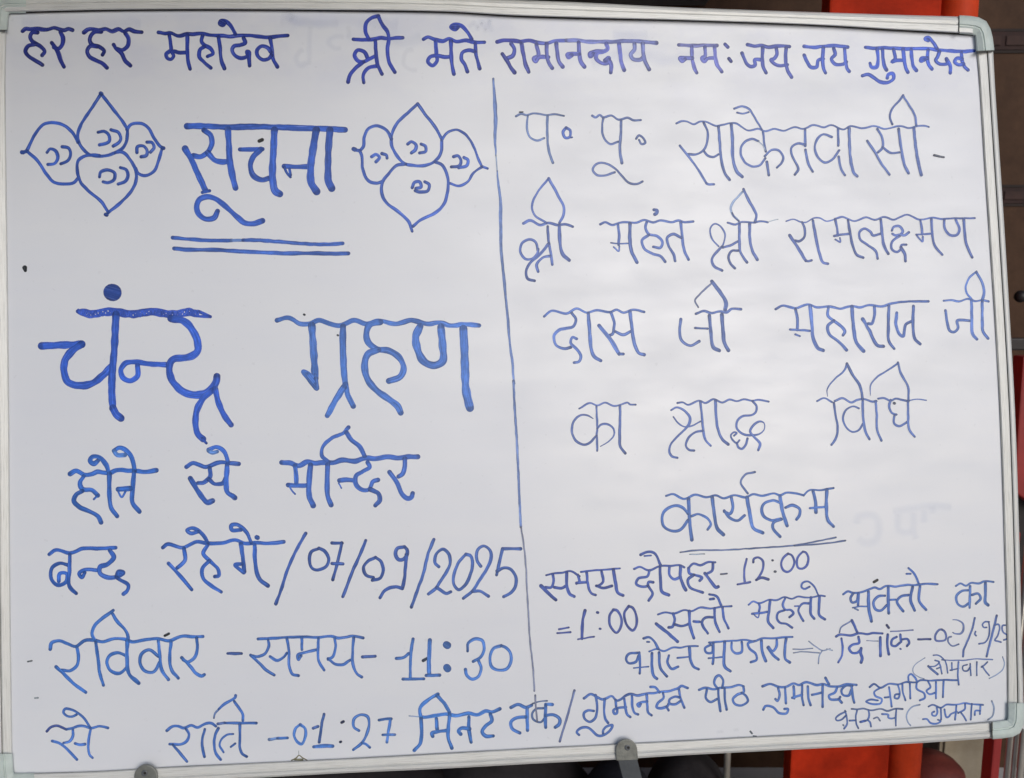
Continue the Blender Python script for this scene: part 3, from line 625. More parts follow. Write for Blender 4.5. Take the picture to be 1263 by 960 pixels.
INK = """
@handwritten_word|20,20,7.4294|40,48,132|38
58,138 85,118 130,120 200,118 280,125 345,108 390,120 440,130 480,118 515,128
195,152 150,150 128,190 145,230 175,250 225,280 260,325 238,360
178,258 110,275 85,320 110,365 170,405 215,430 240,448
405,145 428,200 420,265 385,300 345,285
325,245 355,285 385,340 410,410 438,465
@handwritten_word|20,20,7.4294|40,50,136|38
620,150 655,125 700,120 760,130 820,118 880,140 940,120 985,140 1035,122 1080,140 1150,148
780,145 720,145 680,190 675,230 700,265 760,280 805,320 790,355
745,280 680,275 650,320 670,370 730,405 790,435 830,475
1000,155 1030,215 1020,275 975,310 920,300
893,262 915,300 960,335 1000,410 1045,455
@handwritten_word|190,20,7.4294|42,60,150|36
40,150 100,160 150,155 220,182 300,165 360,165 440,160 520,175 620,180 700,188 760,180 870,178 980,190 1060,195 1130,185 1225,178
140,175 150,240 155,310 140,325 110,350 120,385 155,395 180,365 165,330 180,322 230,335 300,335
305,175 305,300 310,400 330,485
445,180 435,230 460,265 520,300 540,345 490,370
460,280 420,310 415,370 460,425 520,475
590,190 605,290 615,400 645,480
745,165 710,100 660,50 610,45 600,70 630,85 650,65
w=60;618,58 632,66
820,200 835,245 790,265 735,275 715,310 740,360 800,385 855,365 850,325 870,330 870,380 875,455
1065,205 1080,300 1090,390 1130,465
1070,330 1040,290 985,275 945,310 950,365 1000,400 1050,390 1075,360
@handwritten_word|420,20,6.647|46,62,158|32
105,190 190,195 270,190 330,178 400,185 450,180 510,178
230,190 205,125 210,60 255,15 310,0
308,0 345,75 385,130 395,190 385,280 400,380 445,460
225,350 190,290 140,280 115,320 140,365 190,375 240,350 290,325
190,375 120,430 75,490 62,540
300,410 240,420 195,460 185,500 190,545
285,200 292,320 305,400 340,475
@handwritten_word|420,20,6.647|48,68,165|32
680,190 715,172 770,190 840,205 890,185 950,210 1030,200 1100,215 1180,215
780,205 785,300 790,370 755,405 715,375 735,335 790,325 850,335 905,335
905,205 908,320 915,410 930,475
1105,225 1110,310 1125,370 1140,430
1100,290 1050,280 1000,300 990,350 1020,400 1040,455
1075,190 1040,130 990,80 930,70 905,90 940,110 965,90
w=48;930,88 955,90
@handwritten_word|610,20,6.315|112,112,188|32
c=58,62,148;20,200 70,190 130,190 200,200
c=72,76,162;200,200 270,190 330,205
c=104,108,186;330,205 400,212 470,195 560,190
c=128,128,188;560,190 650,190 740,200 830,200 930,200 1000,195 1080,195 1160,200 1260,210
c=74,82,168;130,215 155,260 140,310 95,330
c=66,72,158;60,295 95,345 120,390 155,440
c=80,84,168;210,215 225,300 240,370 265,435
325,220 340,310 305,330 320,355 350,320 420,320
405,215 410,320 425,370 450,405
480,215 490,290 500,350 530,395
655,205 660,290 670,350 700,395
660,295 600,295 565,300 575,325 600,305
850,275 790,275 740,290 745,315 770,295
870,215 880,255 840,280 800,290 790,325 830,365 880,365 890,325 860,345
890,340 910,390 905,440
970,215 980,300 990,370 1010,420
c=130,130,186;1090,215 1090,260 1060,300 1080,335 1130,340 1160,320
c=122,122,180;1155,215 1160,300 1180,370 1205,415
@handwritten_word|825,20,7.4294|116,114,186|34
c=126,122,180;90,265 160,268 240,272 320,268 440,270
210,280 212,370 225,450 255,520
215,385 150,385 100,385 120,415 150,395
330,285 330,370 305,385 325,415 355,390 425,385
420,285 425,370 440,440 485,510
c=82,86,160;515,258 540,285
c=82,86,160;550,390 570,415
@handwritten_word|825,20,7.4294|84,92,172|34
720,262 780,275 850,270 920,285 990,275 1060,275 1105,280
670,340 690,385 715,440 755,465 790,450 785,400 850,400
860,290 858,400 865,470 890,520
985,295 990,350 965,390 935,400 970,440 1030,455 1085,445
1075,290 1070,400 1085,490 1125,560
@handwritten_word|980,20,5.491|76,96,188|25
65,205 130,212 200,205 270,200 360,210
65,265 85,310 110,345 150,345 160,300 195,290
195,215 190,300 195,350 210,385
265,220 275,260 250,290 275,325 330,325 350,310
340,220 345,300 355,350 370,375
@handwritten_word|980,20,5.491|66,94,196|25
480,212 540,218 600,215 680,218 760,222 850,220 920,222 970,230 1050,235 1130,240 1215,235
560,225 565,300 555,345 520,345 510,320
595,225 600,290 610,340 622,365
460,405 500,395 540,420 580,445 630,450 670,425 665,390 635,395 628,420
670,225 680,290 660,310 690,300 740,300
735,225 745,310 755,355 768,380
790,225 795,290 805,340 825,368
905,230 900,290 910,330 930,358
900,285 860,285 855,305 880,295
965,220 940,180 905,145 885,155 905,165
980,240 970,275 955,300 985,325 1035,320 1030,290
1035,300 1055,340 1055,385
1130,245 1135,300 1150,340 1175,365
1135,290 1100,285 1085,310 1110,330 1145,325
@flower_drawing|20,105,5.645|58,88,172|23
590,62 530,155 455,270 428,350 440,410 490,470 520,488 610,495 680,475 735,445 765,400 775,310
775,310 745,260 660,150 592,62
430,400 390,330 330,280 260,262 190,275 140,330 75,455
75,460 45,470
75,460 150,530 210,620 260,675 340,690 400,680 430,650
770,310 800,275 870,268 920,300 960,370 1000,425 1025,440
1015,445 990,530 960,600 900,630 850,615 830,580
690,470 745,470 800,530 830,590 835,660 800,740 720,825 640,890 625,905
640,885 590,810 500,735 445,670 425,590 430,530 465,500 520,488 580,490
w=30;588,58 594,62
w=28;40,468 48,470
w=26;622,902 630,905
w=26;1018,438 1026,440
215,470 235,445 275,460 290,500 270,545 220,553
320,430 365,440 378,490 355,530 310,548
570,330 610,322 645,350 645,395 580,418
660,312 710,330 728,370 715,400 675,425
580,640 590,605 640,592 685,615 680,660 640,680 605,675
725,575 765,590 778,630 760,670 710,690
840,470 845,430 885,425 910,455 905,490 870,500
910,398 945,400 960,435 935,468
@handwritten_word|205,135,5.054|54,90,178|34
w=38;130,105 250,105 380,112 540,108 700,112 860,118 1000,122 1115,128
235,130 275,160 285,210 260,265 215,295 170,290
260,270 300,315 345,328 385,325
w=38;118,245 160,320 205,420 245,505
w=22;225,518 270,508
w=40;385,125 390,210 395,310 410,400 432,490
320,635 300,675 250,685 205,655 190,605 210,560 260,545 310,560 370,605 440,670 490,708 545,712 600,695
w=28;460,250 530,250 600,248
590,250 540,300 525,360 545,415 600,440 640,430
c=40,36,34;w=22;580,198 598,190
w=44;675,130 670,230 663,350 665,450 680,510 708,528
w=30;735,355 800,358 885,358
w=18;735,360 755,400 775,422
w=18;768,370 775,410
w=46;935,130 915,250 900,370 905,460 938,512
w=44;1020,130 1012,250 1008,370 1012,450 1032,492
@underline_stroke|205,135,5.054|62,96,175|24
40,800 150,810 280,818 410,818
c=108,132,188;w=19;405,818 480,816
480,816 540,815 700,825 860,838 1000,842 1100,836
@underline_stroke|205,135,5.054|62,96,175|26
50,868 160,876 300,876 450,885 600,892 750,898 900,897 1060,900 1135,898
@flower_drawing|420,115,5.485|68,96,178|22
522,72 460,130 390,195 350,270 345,350 380,420 430,475 500,490 570,490 640,460 680,400 685,310
685,310 640,230 570,140 522,72
345,310 310,250 245,222 190,240 160,300 155,360 130,390
90,380 130,390
130,390 145,430 150,510 185,590 240,610 290,595
w=18;685,320 720,270 785,248 850,285 900,360 930,440 955,495
w=18;955,495 995,510
w=18;955,500 900,540 860,600 800,628 740,610
440,480 380,490 330,540 285,600 280,680 310,740 400,810 460,870 485,935
490,900 540,860 640,810 700,750 725,660 725,570 690,490 640,465
w=28;88,378 98,382
210,430 240,415 265,435 240,465
280,410 310,420 315,440
455,345 480,328 510,350 505,385 480,405
545,345 575,360 575,395 535,405
765,430 795,425 815,455 805,490 750,500
835,435 860,450 855,490 800,505
485,640 500,605 535,600 545,635 510,645
570,600 600,620 590,660 540,670 505,660
@handwritten_word|40,340,4.8577|50,90,188|44
c=52,82,178;w=19;268,213 294,208 320,209 346,216 372,216 398,212 424,205 450,201 476,201 502,203 528,205 554,213 580,217 606,217 632,214 658,209 684,206 710,202 736,204 762,208 788,212 814,217 840,217 866,217 892,210 918,206 944,203 970,214 996,215 1022,227 1066,247
c=52,82,178;w=17;268,217 294,232 320,242 346,248 372,244 398,242 424,235 450,236 476,233 502,231 528,238 554,245 580,244 606,249 632,243 658,238 684,237 710,231 736,234 762,240 788,243 814,247 840,248 866,244 892,243 918,238 944,233 970,241 996,244 1022,245 1060,248
c=56,86,182;w=14;275,205 289.9755414479237,233 303.44377331659086,207 313.2516088263337,236 324.08256434824386,213 338.0060209492734,242 349.6545569122473,220 362.3267069296087,242 376.9050419813008,214 393.5429427680396,244 410.2218835009432,215 421.53385524414995,240 436.7357707259511,207 453.282237664775,232 468.825660070361,204 479.3569817088309,229 489.44848272127825,204 506.1429917005335,231 515.21816343125,209 525.5746997818096,237 537.4764939172123,212 547.2533116228035,243 559.6449317769775,217 569.119647967209,241 579.4690101376391,217 589.666134416573,243 602.5914753421869,221 619.5725675588916,243 632.8065002502814,215 645.0810700985572,245 657.9031658027416,214 670.1881457119196,233 682.5579134042174,209 698.6723167371564,234 711.6609544937252,207 722.6961037850848,229 733.3606277306736,207 749.3183038589232,231 758.7284936598428,205 772.2512472631138,242 784.4749437907591,211 798.7067315242482,246 813.6645418093696,219 823.4078107420761,245 839.3982605623744,218 855.7948795345242,246 870.0501515338374,216 884.1901029009198,245 897.4142940429566,212 911.9019728569567,235 928.2843725585628,204 937.8794171034152,237 954.5736076430054,210 963.929959399745,241 973.9510217003568,209 988.2885410394601,238 998.6266659517133,215
w=102;476,101 483,103
55,422 150,418 295,412
290,415 235,455 195,510 190,580 215,640 290,660 360,645 420,600 475,545
500,235 495,350 490,450 480,560 475,680 482,800
482,795 505,835 530,855
w=32;805,535 700,530 620,518 560,525 530,565 545,615 590,630 630,600 630,540
830,258 910,275 960,330 990,400 985,460 930,490 850,500 825,525 825,600 860,660 920,705 1000,715 1060,690 1100,640 1105,605
w=38;1075,690 1020,740 985,810 978,905 995,955 1022,980
w=16;1015,975 1042,1005
w=36;1095,680 1115,760 1150,840 1190,895
@handwritten_word|330,375,4.678|76,116,192|36
w=28;55,95 120,80 190,115 240,115 300,95 360,115 420,125 500,95 570,115 640,98 740,115 830,95 920,115 1000,108 1050,125 1140,118 1220,125
w=42;255,125 262,220 270,340 275,430
w=24;275,410 268,440 235,400 205,390 240,440 285,490 278,430
w=22;230,405 262,445 272,460
w=38;435,130 435,250 440,380 450,470
w=32;450,465 465,530 495,590
w=34;440,480 390,560 345,645
650,105 590,120 570,170 580,220 630,260 700,270 760,310 785,370 765,420 700,445
w=38;640,265 580,290 560,350 575,430 630,500 700,550 750,590 768,628
w=44;880,130 855,190 865,260 900,330 960,355 1010,330 1010,240 1000,135
w=48;1130,145 1135,250 1140,380 1145,500 1168,600
c=60,60,70;w=13;210,61 214,63
c=60,60,70;w=11;404,180 407,182
@handwritten_word|75,540,5.2625|54,104,188|30
60,235 100,215 150,240 190,240 240,222 310,230 370,210 440,215 480,215 550,222 620,212
150,250 125,290 140,335 200,340 240,375
w=16;240,375 215,400
140,345 100,370 85,410 120,450 190,480 240,510 262,550
315,235 290,170 245,125 205,125 190,150 215,170 240,150
315,235 315,340 325,450 365,510
480,215 460,130 420,80 380,65 350,82
c=90,130,200;345,85 365,112 415,112
475,220 468,320 465,420 510,480
w=34;450,330 372,335
w=14;370,345 395,385 420,350
@handwritten_word|75,540,5.2625|56,98,184|28
815,190 860,165 940,190 1030,160 1090,165 1155,170
965,195 970,250 930,290 890,295
w=34;840,265 880,330 920,390 950,420 985,410
960,270 1000,300 1050,295 1070,260
w=32;1080,180 1075,270 1080,350 1130,390
1085,160 1060,90 1010,60 960,80
c=100,135,200;960,85 985,98 1015,90
@handwritten_word|330,520,6.315|62,102,184|36
w=40;110,320 180,325 240,345 310,315 370,325 430,320 520,320 580,300 680,310 760,285 850,290 930,275 1020,285 1100,275 1170,275
w=30;480,315 425,270 430,200 500,130 590,90 630,45
615,85 650,140 720,200 755,270
215,345 222,420 225,490
160,495 230,500 310,498
w=14;165,495 190,540 215,565
w=44;335,340 325,450 325,580 355,655
w=40;468,340 465,450 468,580 495,650
w=38;560,460 620,455 680,460
w=12;555,480 575,520
w=34;780,320 795,355 740,390 690,425 685,480 730,530 790,530 820,470 860,455
800,530 860,560 875,610 840,655
1070,290 1068,360 1050,410 1020,430
950,395 1010,480 1050,570 1090,600 1120,590 1130,560
@handwritten_word|50,640,4.21|54,98,182|20
45,185 80,162 155,178 220,155 300,155 390,150
145,240 100,232 60,255 55,310 90,345 135,325 135,285 100,285 95,325
152,185 150,270 150,350 185,388
300,268 230,265 200,285 215,305 230,280
w=24;360,165 380,200 350,235 310,250 310,285 350,305 400,300 430,280 405,275 395,300
400,310 455,345 450,375 430,390
@handwritten_word|50,640,4.21|54,98,182|20
635,150 660,132 740,150 810,120 870,128 950,125 1010,110 1060,128 1120,125 1180,128 1263,120
745,155 750,215 710,255
665,232 710,280 785,368
870,135 845,180 880,220 920,260 925,295 905,300
875,220 840,260 845,310 890,350 938,380
870,125 840,80 790,48 760,60 780,75 820,68
1095,125 1065,65 1020,30 990,35 995,58 1040,58
w=24;1123,96 1127,98
w=22;1040,130 1050,200 1058,275
1055,280 1010,240 1045,235
w=22;1112,135 1115,230 1135,310 1180,348
@handwritten_number|330,650,7.4294|58,88,160|30
350,60 260,220 180,400 130,560 75,705
465,200 400,230 385,310 410,380 460,395 540,360 560,290 520,220 470,195
590,148 685,150
680,145 665,220 640,330 598,485
590,335 690,340
900,125 850,250 790,380 740,510 690,640
990,280 920,315 880,370 900,440 970,465
960,490 1030,470 1060,400 1040,320 990,280
w=34;1255,182 1280,215 1273,265 1240,300 1200,300 1172,250 1190,200 1255,182
w=34;1273,255 1263,375 1253,485 1235,565
1235,565 1170,550 1080,580 1030,650
@handwritten_number|490,640,7.4294|72,102,172|30
335,190 280,330 240,500 190,640 130,810
380,440 345,400 360,320 420,280 470,320 485,400 450,490 390,580 360,630 285,690
360,630 400,655 450,685 490,670
630,325 570,390 525,490 515,590 560,650 620,610 670,510 690,400 670,340 630,325
765,435 730,380 735,290 790,250 850,290 860,360 820,460 750,570 690,660 605,730
690,665 760,665 835,710
1130,275 1050,275 965,275
965,275 940,380 910,515
915,480 980,450 1040,465 1085,530 1085,610 1050,670 975,715
@handwritten_word|50,740,5.741|66,112,186|24
68,350 80,305 130,290 190,310 250,330 310,290 370,285 440,297 520,275 600,280 650,298 730,285 830,275 910,290 1000,258 1080,262 1150,260
258,335 268,400 260,460 215,500 150,500
110,475 160,520 230,590 320,655
385,290 365,240 385,180 440,130 515,75
508,95 540,150 600,215 620,265 612,300
390,300 405,400 420,520 445,605
605,395 545,375 490,395 470,445 500,505 560,520 605,485
w=28;615,290 612,400 625,520 695,590
835,400 770,355 715,385 705,450 740,505 800,510 845,440
835,290 845,400 860,500 905,565
925,295 915,400 925,490 975,555
1105,270 1110,350 1090,410 1045,440 1010,425
1000,410 1060,470 1100,520 1140,540 1160,530
c=38,36,36;w=18;880,254 908,240
@handwritten_word|270,770,6.014|70,108,178|22
c=66,90,150;65,218 168,218
290,110 400,105 510,98 620,95 740,98 830,90 880,102 940,98 990,88 1070,102
365,115 370,165 340,220 290,240 250,235
235,230 290,280 350,340 410,378
380,240 430,270 480,245 505,215
505,105 520,200 520,300 545,370 590,382
615,100 615,190
725,190 620,215 585,230 590,265 610,235
740,105 735,190 740,270 780,342
860,105 865,170 845,240 810,262
810,255 860,295 920,300 975,265
1000,100 992,200 995,300 1025,370 1060,392
c=66,90,150;1065,243 1160,238
@handwritten_number|470,780,6.647|76,118,188|26
125,215 190,205 225,175
262,55 245,170 240,280 240,380
180,385 350,382
c=50,60,80;345,232 380,215
w=34;400,65 395,180 392,260 395,345
w=28;370,355 480,352
w=60;536,103 544,108
w=62;540,290 546,298
710,155 715,90 770,55 830,70 845,140 815,205 755,240
800,235 820,290 800,360 750,385 705,355 692,305
985,110 920,135 895,200 905,280 960,310 1030,300 1065,240 1060,170 1020,125 985,110
@handwritten_word|45,860,9.021|76,114,186|30
c=66,80,140;115,380 160,335 230,318 330,360
330,360 400,345 470,322 540,325 600,345 700,325 795,342
405,360 405,430 370,490 300,510
175,488 260,515 340,580 450,695
430,515 480,530 540,525
605,350 585,450 575,560 590,640 625,675
595,335 540,250 470,185 390,140 320,130 300,170 340,210 400,215 445,195
@handwritten_word|195,845,8.42|72,110,182|30
90,475 150,430 210,430 270,448 340,420 410,440 500,400 560,400 600,430
c=100,120,180;620,405 690,395
700,396 800,395 900,397 1020,397
290,455 320,510 300,580 240,615 120,615
150,620 220,700 300,795
485,460 460,560 460,650 482,745
625,450 590,530 585,650 605,720 650,775
c=110,130,180;w=20;580,345 590,300 640,240
630,250 680,205 800,130 805,110
790,170 840,240 880,310 880,370
w=22;780,510 710,520 655,570 640,630 680,700
w=22;755,645 800,608
848,410 850,520 850,650 870,710 920,745
@handwritten_number|320,860,6.647|78,120,190|24
c=110,135,185;80,348 150,338
150,338 230,335
335,225 295,260 285,320 315,370 345,385 375,330 375,260 335,225
c=80,105,165;440,255 480,240
c=72,100,160;530,140 515,200 500,300 490,370
w=30;445,408 530,400 600,402
c=45,50,80;674,208 688,200
c=45,55,85;w=20;662,368 668,366
815,275 775,245 775,180 830,145 885,160 900,220 880,300 845,370 770,432
840,375 870,385 905,412
980,190 1030,180 1080,178
1075,180 1065,240 1055,300 1045,370
1010,310 1110,308
@handwritten_word|490,850,5.491|72,120,192|25
c=140,150,185;w=8;80,182 160,190
160,190 200,190 260,180 330,170 400,180 480,165 540,175 600,150 640,155 695,135
160,200 155,130 200,80 275,35
270,45 320,100 355,160
160,200 165,290 155,370 115,415
265,200 270,270
340,280 270,290 235,300 240,320
355,175 345,270 345,330 370,400
485,190 485,270 500,360
490,270 435,265 415,285 430,305
630,170 640,215 600,250 575,290 600,320 650,318
@handwritten_word|490,850,5.491|76,116,184|23
770,125 820,105 870,125 910,110
c=90,105,140;w=11;915,100 960,85 1015,80
1005,103 1050,105
880,130 880,200 882,280
870,190 810,195 770,225 780,270 830,298
c=85,105,150;w=15;990,130 940,135 915,165 920,205 970,225 1000,195
1005,110 1003,190 1005,260
1005,180 1060,175 1100,205 1095,240 1070,260
c=110,115,155;w=16;1200,10 1150,190 1100,355
@divider_line|590,90,4.8|112,128,180|15
88,35,12 95,130,18 100,220,24 102,300,22 98,380,18 102,450,12 104,490,8
c=160,165,190;w=8;104,490 108,540 112,590
112,580,8 118,660,14 130,740,18 132,860,20 133,945,20 135,1050,18 150,1200,18 162,1330,16 175,1460,16 186,1600,15 200,1700,15 208,1800,14 213,1840,14
208,1824 215,1980 228,2180 238,2400 245,2560 252,2690
c=136,132,155;w=11;252,2690 268,2790 282,2930 288,3060 298,3230 303,3330 310,3400 324,3530 332,3660
c=136,132,155;w=11;336,3685 340,3750 348,3840
@handwritten_word|630,130,7.0167|112,124,168|19
45,95 90,75 140,85 200,70 310,85 380,78 460,92
c=40,44,60;w=13;75,60 105,58
148,90 140,200 165,275 225,305 290,285
w=23;318,90 315,200 325,370 350,460 365,498
c=84,104,176;w=26;480,195 452,230 470,280 510,275 515,220 480,195
c=84,104,176;w=14;520,280 532,278
@handwritten_word|630,130,7.0167|104,116,168|20
705,90 735,105 770,85 800,105 870,88 930,125 1010,108 1060,130 1125,128
800,110 790,200 805,280 860,335 930,315
w=25;955,130 952,250 945,400 962,500
900,580 800,610 740,600 710,560 740,510 810,500 900,545 960,610 1020,670 1090,682 1140,660
1085,290 1110,260 1150,290 1165,325 1130,335 1110,300
@handwritten_word|830,110,7.0167|96,112,172|21
w=17;30,298 70,280 120,280 180,305 240,280 290,285 370,318 430,310 500,295 545,297 650,358 740,345 800,365 880,345 960,362 1050,330 1130,345 1214,312 1307,331 1370,312 1475,350 1539,321 1640,340 1740,320 1835,345 1962,320 2046,338 2110,322 2172,318 2215,328
265,290 300,370 295,460 265,530 200,565 130,565
60,490 120,565 200,670 290,815
290,815 310,825 355,825
270,540 300,575 350,588 395,565
w=25;395,325 405,450 420,620 450,730 490,785
w=29;505,305 515,420 520,600 550,710 600,760
w=19;530,170 600,150 660,175 710,250 770,350
w=16;555,205 610,212 655,200
780,370 795,500 805,540
w=24;812,630 820,680 830,745
740,450 680,432 610,470 585,540 620,630 690,670 750,660 800,600
c=170,175,195;w=10;740,450 780,490 800,530
795,580 860,525 920,535 955,590 940,640 900,680
w=23;1145,350 1145,490
w=23;1148,525 1155,570 1175,650 1210,715
1140,480 1080,470 1025,510 1030,570 1080,670 1085,700 1055,740
1375,415 1305,392 1258,422 1228,500 1256,590 1316,635 1379,610 1440,530
1430,345 1432,490
1435,585 1455,690 1490,745
w=26;1526,340 1530,500 1545,650 1568,725 1595,755
1770,345 1815,430 1812,510 1775,548
1682,448 1745,540 1805,645 1875,740
1818,505 1885,552 1960,548
w=24;1955,345 1975,505 2005,655 2040,728
w=19;1900,305 1880,243 1896,174 1965,95 1993,53
w=19;1993,58 2050,148 2093,222 2108,315
w=26;2087,338 2103,505 2125,632 2150,744
c=80,80,95;w=19;2262,573 2345,590
@handwritten_word|635,215,5.741|94,110,174|20
60,348 110,328 180,360 240,345 300,360 360,355 410,372
w=16;225,345 140,290 122,220 160,130 240,30
240,30 300,140 345,230 345,290 315,345
232,370 240,480 255,560 265,640
240,490 180,565 100,640 80,690 90,740 140,755
w=18;165,550 145,480 100,462 50,490 40,550 75,600 120,600 160,560 166,530
250,580 200,590 155,640 165,690
w=25;315,360 318,460 335,560 385,610
@handwritten_word|635,215,5.741|90,110,176|20
w=17;605,355 640,340 690,360 740,345 800,340 850,345 920,325 980,342 1030,328 1110,340 1160,328 1200,340 1263,335
730,355 738,430 735,500
w=11;680,487 740,492 805,490
w=12;700,515 735,545 740,510
w=25;815,350 815,460 825,540 865,625
935,340 925,380 950,425 1010,440 1045,480 1030,520 980,515
950,430 900,470 920,530 980,565 1030,580 1065,620
w=24;985,252 1008,258 1003,278 992,284
1175,340 1185,440 1200,540 1230,605
1180,450 1120,425 1080,450 1090,510 1125,570 1135,615
@handwritten_word|860,220,7.0167|92,108,170|22
w=18;262,385 330,400 380,380 440,380 490,385 540,372 610,382
c=180,184,196;w=7;610,378 700,355
c=150,160,192;w=20;360,370 310,320 290,260 310,210 395,115
w=14;360,372 320,335 302,300
w=25;400,95 440,180 490,270 512,320 500,380
w=15;185,590 125,520 115,430 150,395 200,415 240,480 235,540 215,595
w=24;215,590 150,660 125,710 150,765 215,798
220,600 290,580 355,545
w=25;365,395 365,540 375,640 430,728
355,625 300,630 270,680 290,740 325,780
w=26;455,395 455,520 475,620 520,705
@handwritten_word|860,220,7.0167|90,106,170|22
w=13;770,372 830,355 900,380 940,382 1010,345 1060,345 1120,372 1190,355 1256,335
905,380 930,440 925,510 885,545 845,540
w=27;800,495 870,600 940,715
940,715 960,718 990,710
w=26;1000,365 1025,500 1060,660 1090,730 1130,740
w=17;1190,352 1256,335 1362,371 1457,339 1541,360 1615,335 1700,358 1816,316 1922,358 2038,342 2122,353 2207,347 2312,347 2402,345
1195,360 1210,430 1217,495
1185,500 1235,490 1320,480
w=15;1195,530 1238,553 1234,517
w=24;1304,363 1325,485 1352,601 1383,665 1436,688
1589,480 1520,495 1499,464 1447,437 1405,464 1410,527 1478,580 1547,633 1561,696
w=26;1589,358 1600,475 1616,580 1653,654
1684,453 1700,422 1748,416 1779,458 1752,500
1690,480 1716,494 1758,488 1795,495 1832,469
1752,500 1688,548 1684,612 1731,638 1763,612 1768,580 1810,575
w=26;1763,600 1795,654 1803,717
1932,363 1944,432 1947,485
w=17;1900,487 1953,485 2037,480
w=16;1895,487 1950,548 1953,506
2027,353 2038,506 2059,590 2122,662
2138,358 2143,432 2185,490 2249,490 2270,443 2238,358
w=24;2307,358 2317,485 2333,580 2381,685
@handwritten_word|670,340,4.8577|92,116,184|18
w=15;5,245 50,212 140,228 200,198 260,222 320,208 400,220 440,205 480,222 540,205 605,218
170,225 195,260 180,305 100,325 65,360 80,420 130,438 165,430
200,380 175,370 165,405 200,440 225,480 215,515 185,522
w=22;270,225 278,330 290,450 310,490 345,510
405,220 425,280 415,350 400,358
w=24;335,300 400,380 455,470
w=18;455,470 480,470
430,335 480,355 525,335
w=21;520,215 530,300 550,420 575,465 605,475
@handwritten_word|670,340,4.8577|90,110,172|18
w=16;915,230 960,213 1010,225 1060,215 1100,220 1130,200 1185,202
c=110,118,160;w=11;930,190 910,150 940,110 1010,45
w=23;1010,35 1060,100 1095,160 1090,205
825,262 818,330 830,390 880,420 935,395
w=14;910,315 985,318
w=21;995,240 1005,340 1020,430 1055,450
w=23;1070,235 1078,340 1085,400 1110,448
@handwritten_word|950,325,4.511|86,112,182|17
w=14;30,255 70,235 140,250 210,228 260,245 330,240 390,252 450,238 500,245 550,232 620,240 680,222 780,212 880,212
140,255 152,310 150,370
w=13;110,368 220,375
w=12;140,395 165,405
w=20;222,235 232,340 240,420 265,470 295,485
325,245 320,290 355,320 400,355 415,380 405,400
355,318 320,350 330,395 380,435 425,482
w=21;455,240 462,340 480,440 520,488
580,240 580,290 565,335 545,335
w=19;515,310 550,370 595,455 630,462
660,235 658,340 660,430 690,475
705,275 700,340 720,395 740,405 755,340 795,320
797,238 795,340 805,420 835,448
@handwritten_word|950,325,4.511|92,118,186|16
w=12;965,208 1010,205 1050,212 1100,198 1140,210 1180,205 1215,212
975,262 985,330 1000,375 1025,382 1045,360 1040,320 1065,315 1110,320
w=17;1120,205 1122,320 1125,390 1150,422
w=12;1120,200 1088,150 1105,85 1148,45
1148,50 1180,110 1190,160 1180,205
w=17;1180,210 1180,300 1185,380 1212,418
@handwritten_word|695,475,10.105|88,104,162|28
w=24;195,295 330,225 420,255 520,222 630,262 720,245 800,220 830,242 900,245
412,265 415,390 422,520 415,600 418,700 420,820
370,420,10 300,380,22 220,375,26 130,450,30 105,570,32 150,690,32 260,745,32 340,710,30 410,630,26
420,545,28 470,495,28 550,490,28 620,540,26 630,620,22 570,700,16 460,765,12
w=36;705,260 705,450 700,650 710,770 770,850
@handwritten_word|820,480,9.021|86,106,170|26
w=23;140,155 200,150 260,175 380,130 450,155 540,115 640,150 720,118 800,135 880,115 970,130 1040,120 1155,140
70,235,22 130,205,24 210,235,28 275,310,30 275,380,30 240,430,28 150,520,26 70,610,24 50,690,26 80,750,26 140,765,24
w=18;95,310 150,380 220,420 300,410 400,360
w=28;395,140 410,280 425,430 450,560 510,632
420,465 340,480 260,550 235,630 270,675 325,685
w=32;565,130 570,300 590,440 640,560 705,615
975,135,26 1020,190,26 1010,260,26 970,290,24 870,300,26 810,350,28 800,430,28 850,490,28 930,515,28 1050,500,20 1105,450,14 1105,380,14 1060,360,22 990,400,26 950,470,28 1000,540,28 1060,610,30 1040,680,26
w=22;770,520 800,490 770,480 735,510 750,560 800,600 830,570
800,600 820,650 860,665 900,620 920,550
@handwritten_word|1000,445,8.42|86,108,170|25
w=20;65,420 140,390 220,430
w=24;250,420 330,390 420,435 480,410 550,400 640,425 680,420
w=24;700,395 760,390 830,415 880,395 940,405 1000,420
w=14;1000,420 1100,400 1200,412
175,370,8 170,300,14 240,200,18 350,100,20 375,30,24
w=30;375,30 430,140 510,260 540,400
240,440 260,580 280,690 265,800 215,875
w=21;500,495 440,475 370,510 335,590 360,680 430,740 500,720 545,650
w=27;540,410 545,600 570,740 610,815
620,360,8 625,250,16 690,170,18 800,100,19 905,30,22
905,20 940,140 1010,270 1015,420
675,420 685,560 690,720 735,830
830,410 815,470 840,540 890,560
870,565 865,650 920,680 1000,640
1012,420 1012,560 1025,720 1080,790
c=70,80,110;w=30;866,442 870,444
@handwritten_word|805,570,5.155|72,108,176|19
w=15;85,215 130,205 200,235 270,208 340,225 400,212 450,230 520,212 590,225 640,205 700,215 770,200 810,212 850,195 910,200 960,212
w=13;960,212 1000,178 1060,180 1150,165
w=24;228,235 235,370 248,495
225,330 190,290 140,278 70,320 65,400 110,435 170,435 225,370
w=16;245,345 290,332 350,360 370,395 350,430
w=23;378,225 395,350 410,420 450,462
500,225 510,290 490,330 455,315
455,310 490,355 540,372 585,340
w=23;600,225 620,340 640,420 700,450
c=92,112,168;w=14;605,200 560,130 590,80 650,65
815,260 760,245 700,275 700,335 750,370 815,360
w=23;810,215 825,310 855,405
820,365 770,385 765,420 810,475
845,290 890,275 935,300 935,335 915,365
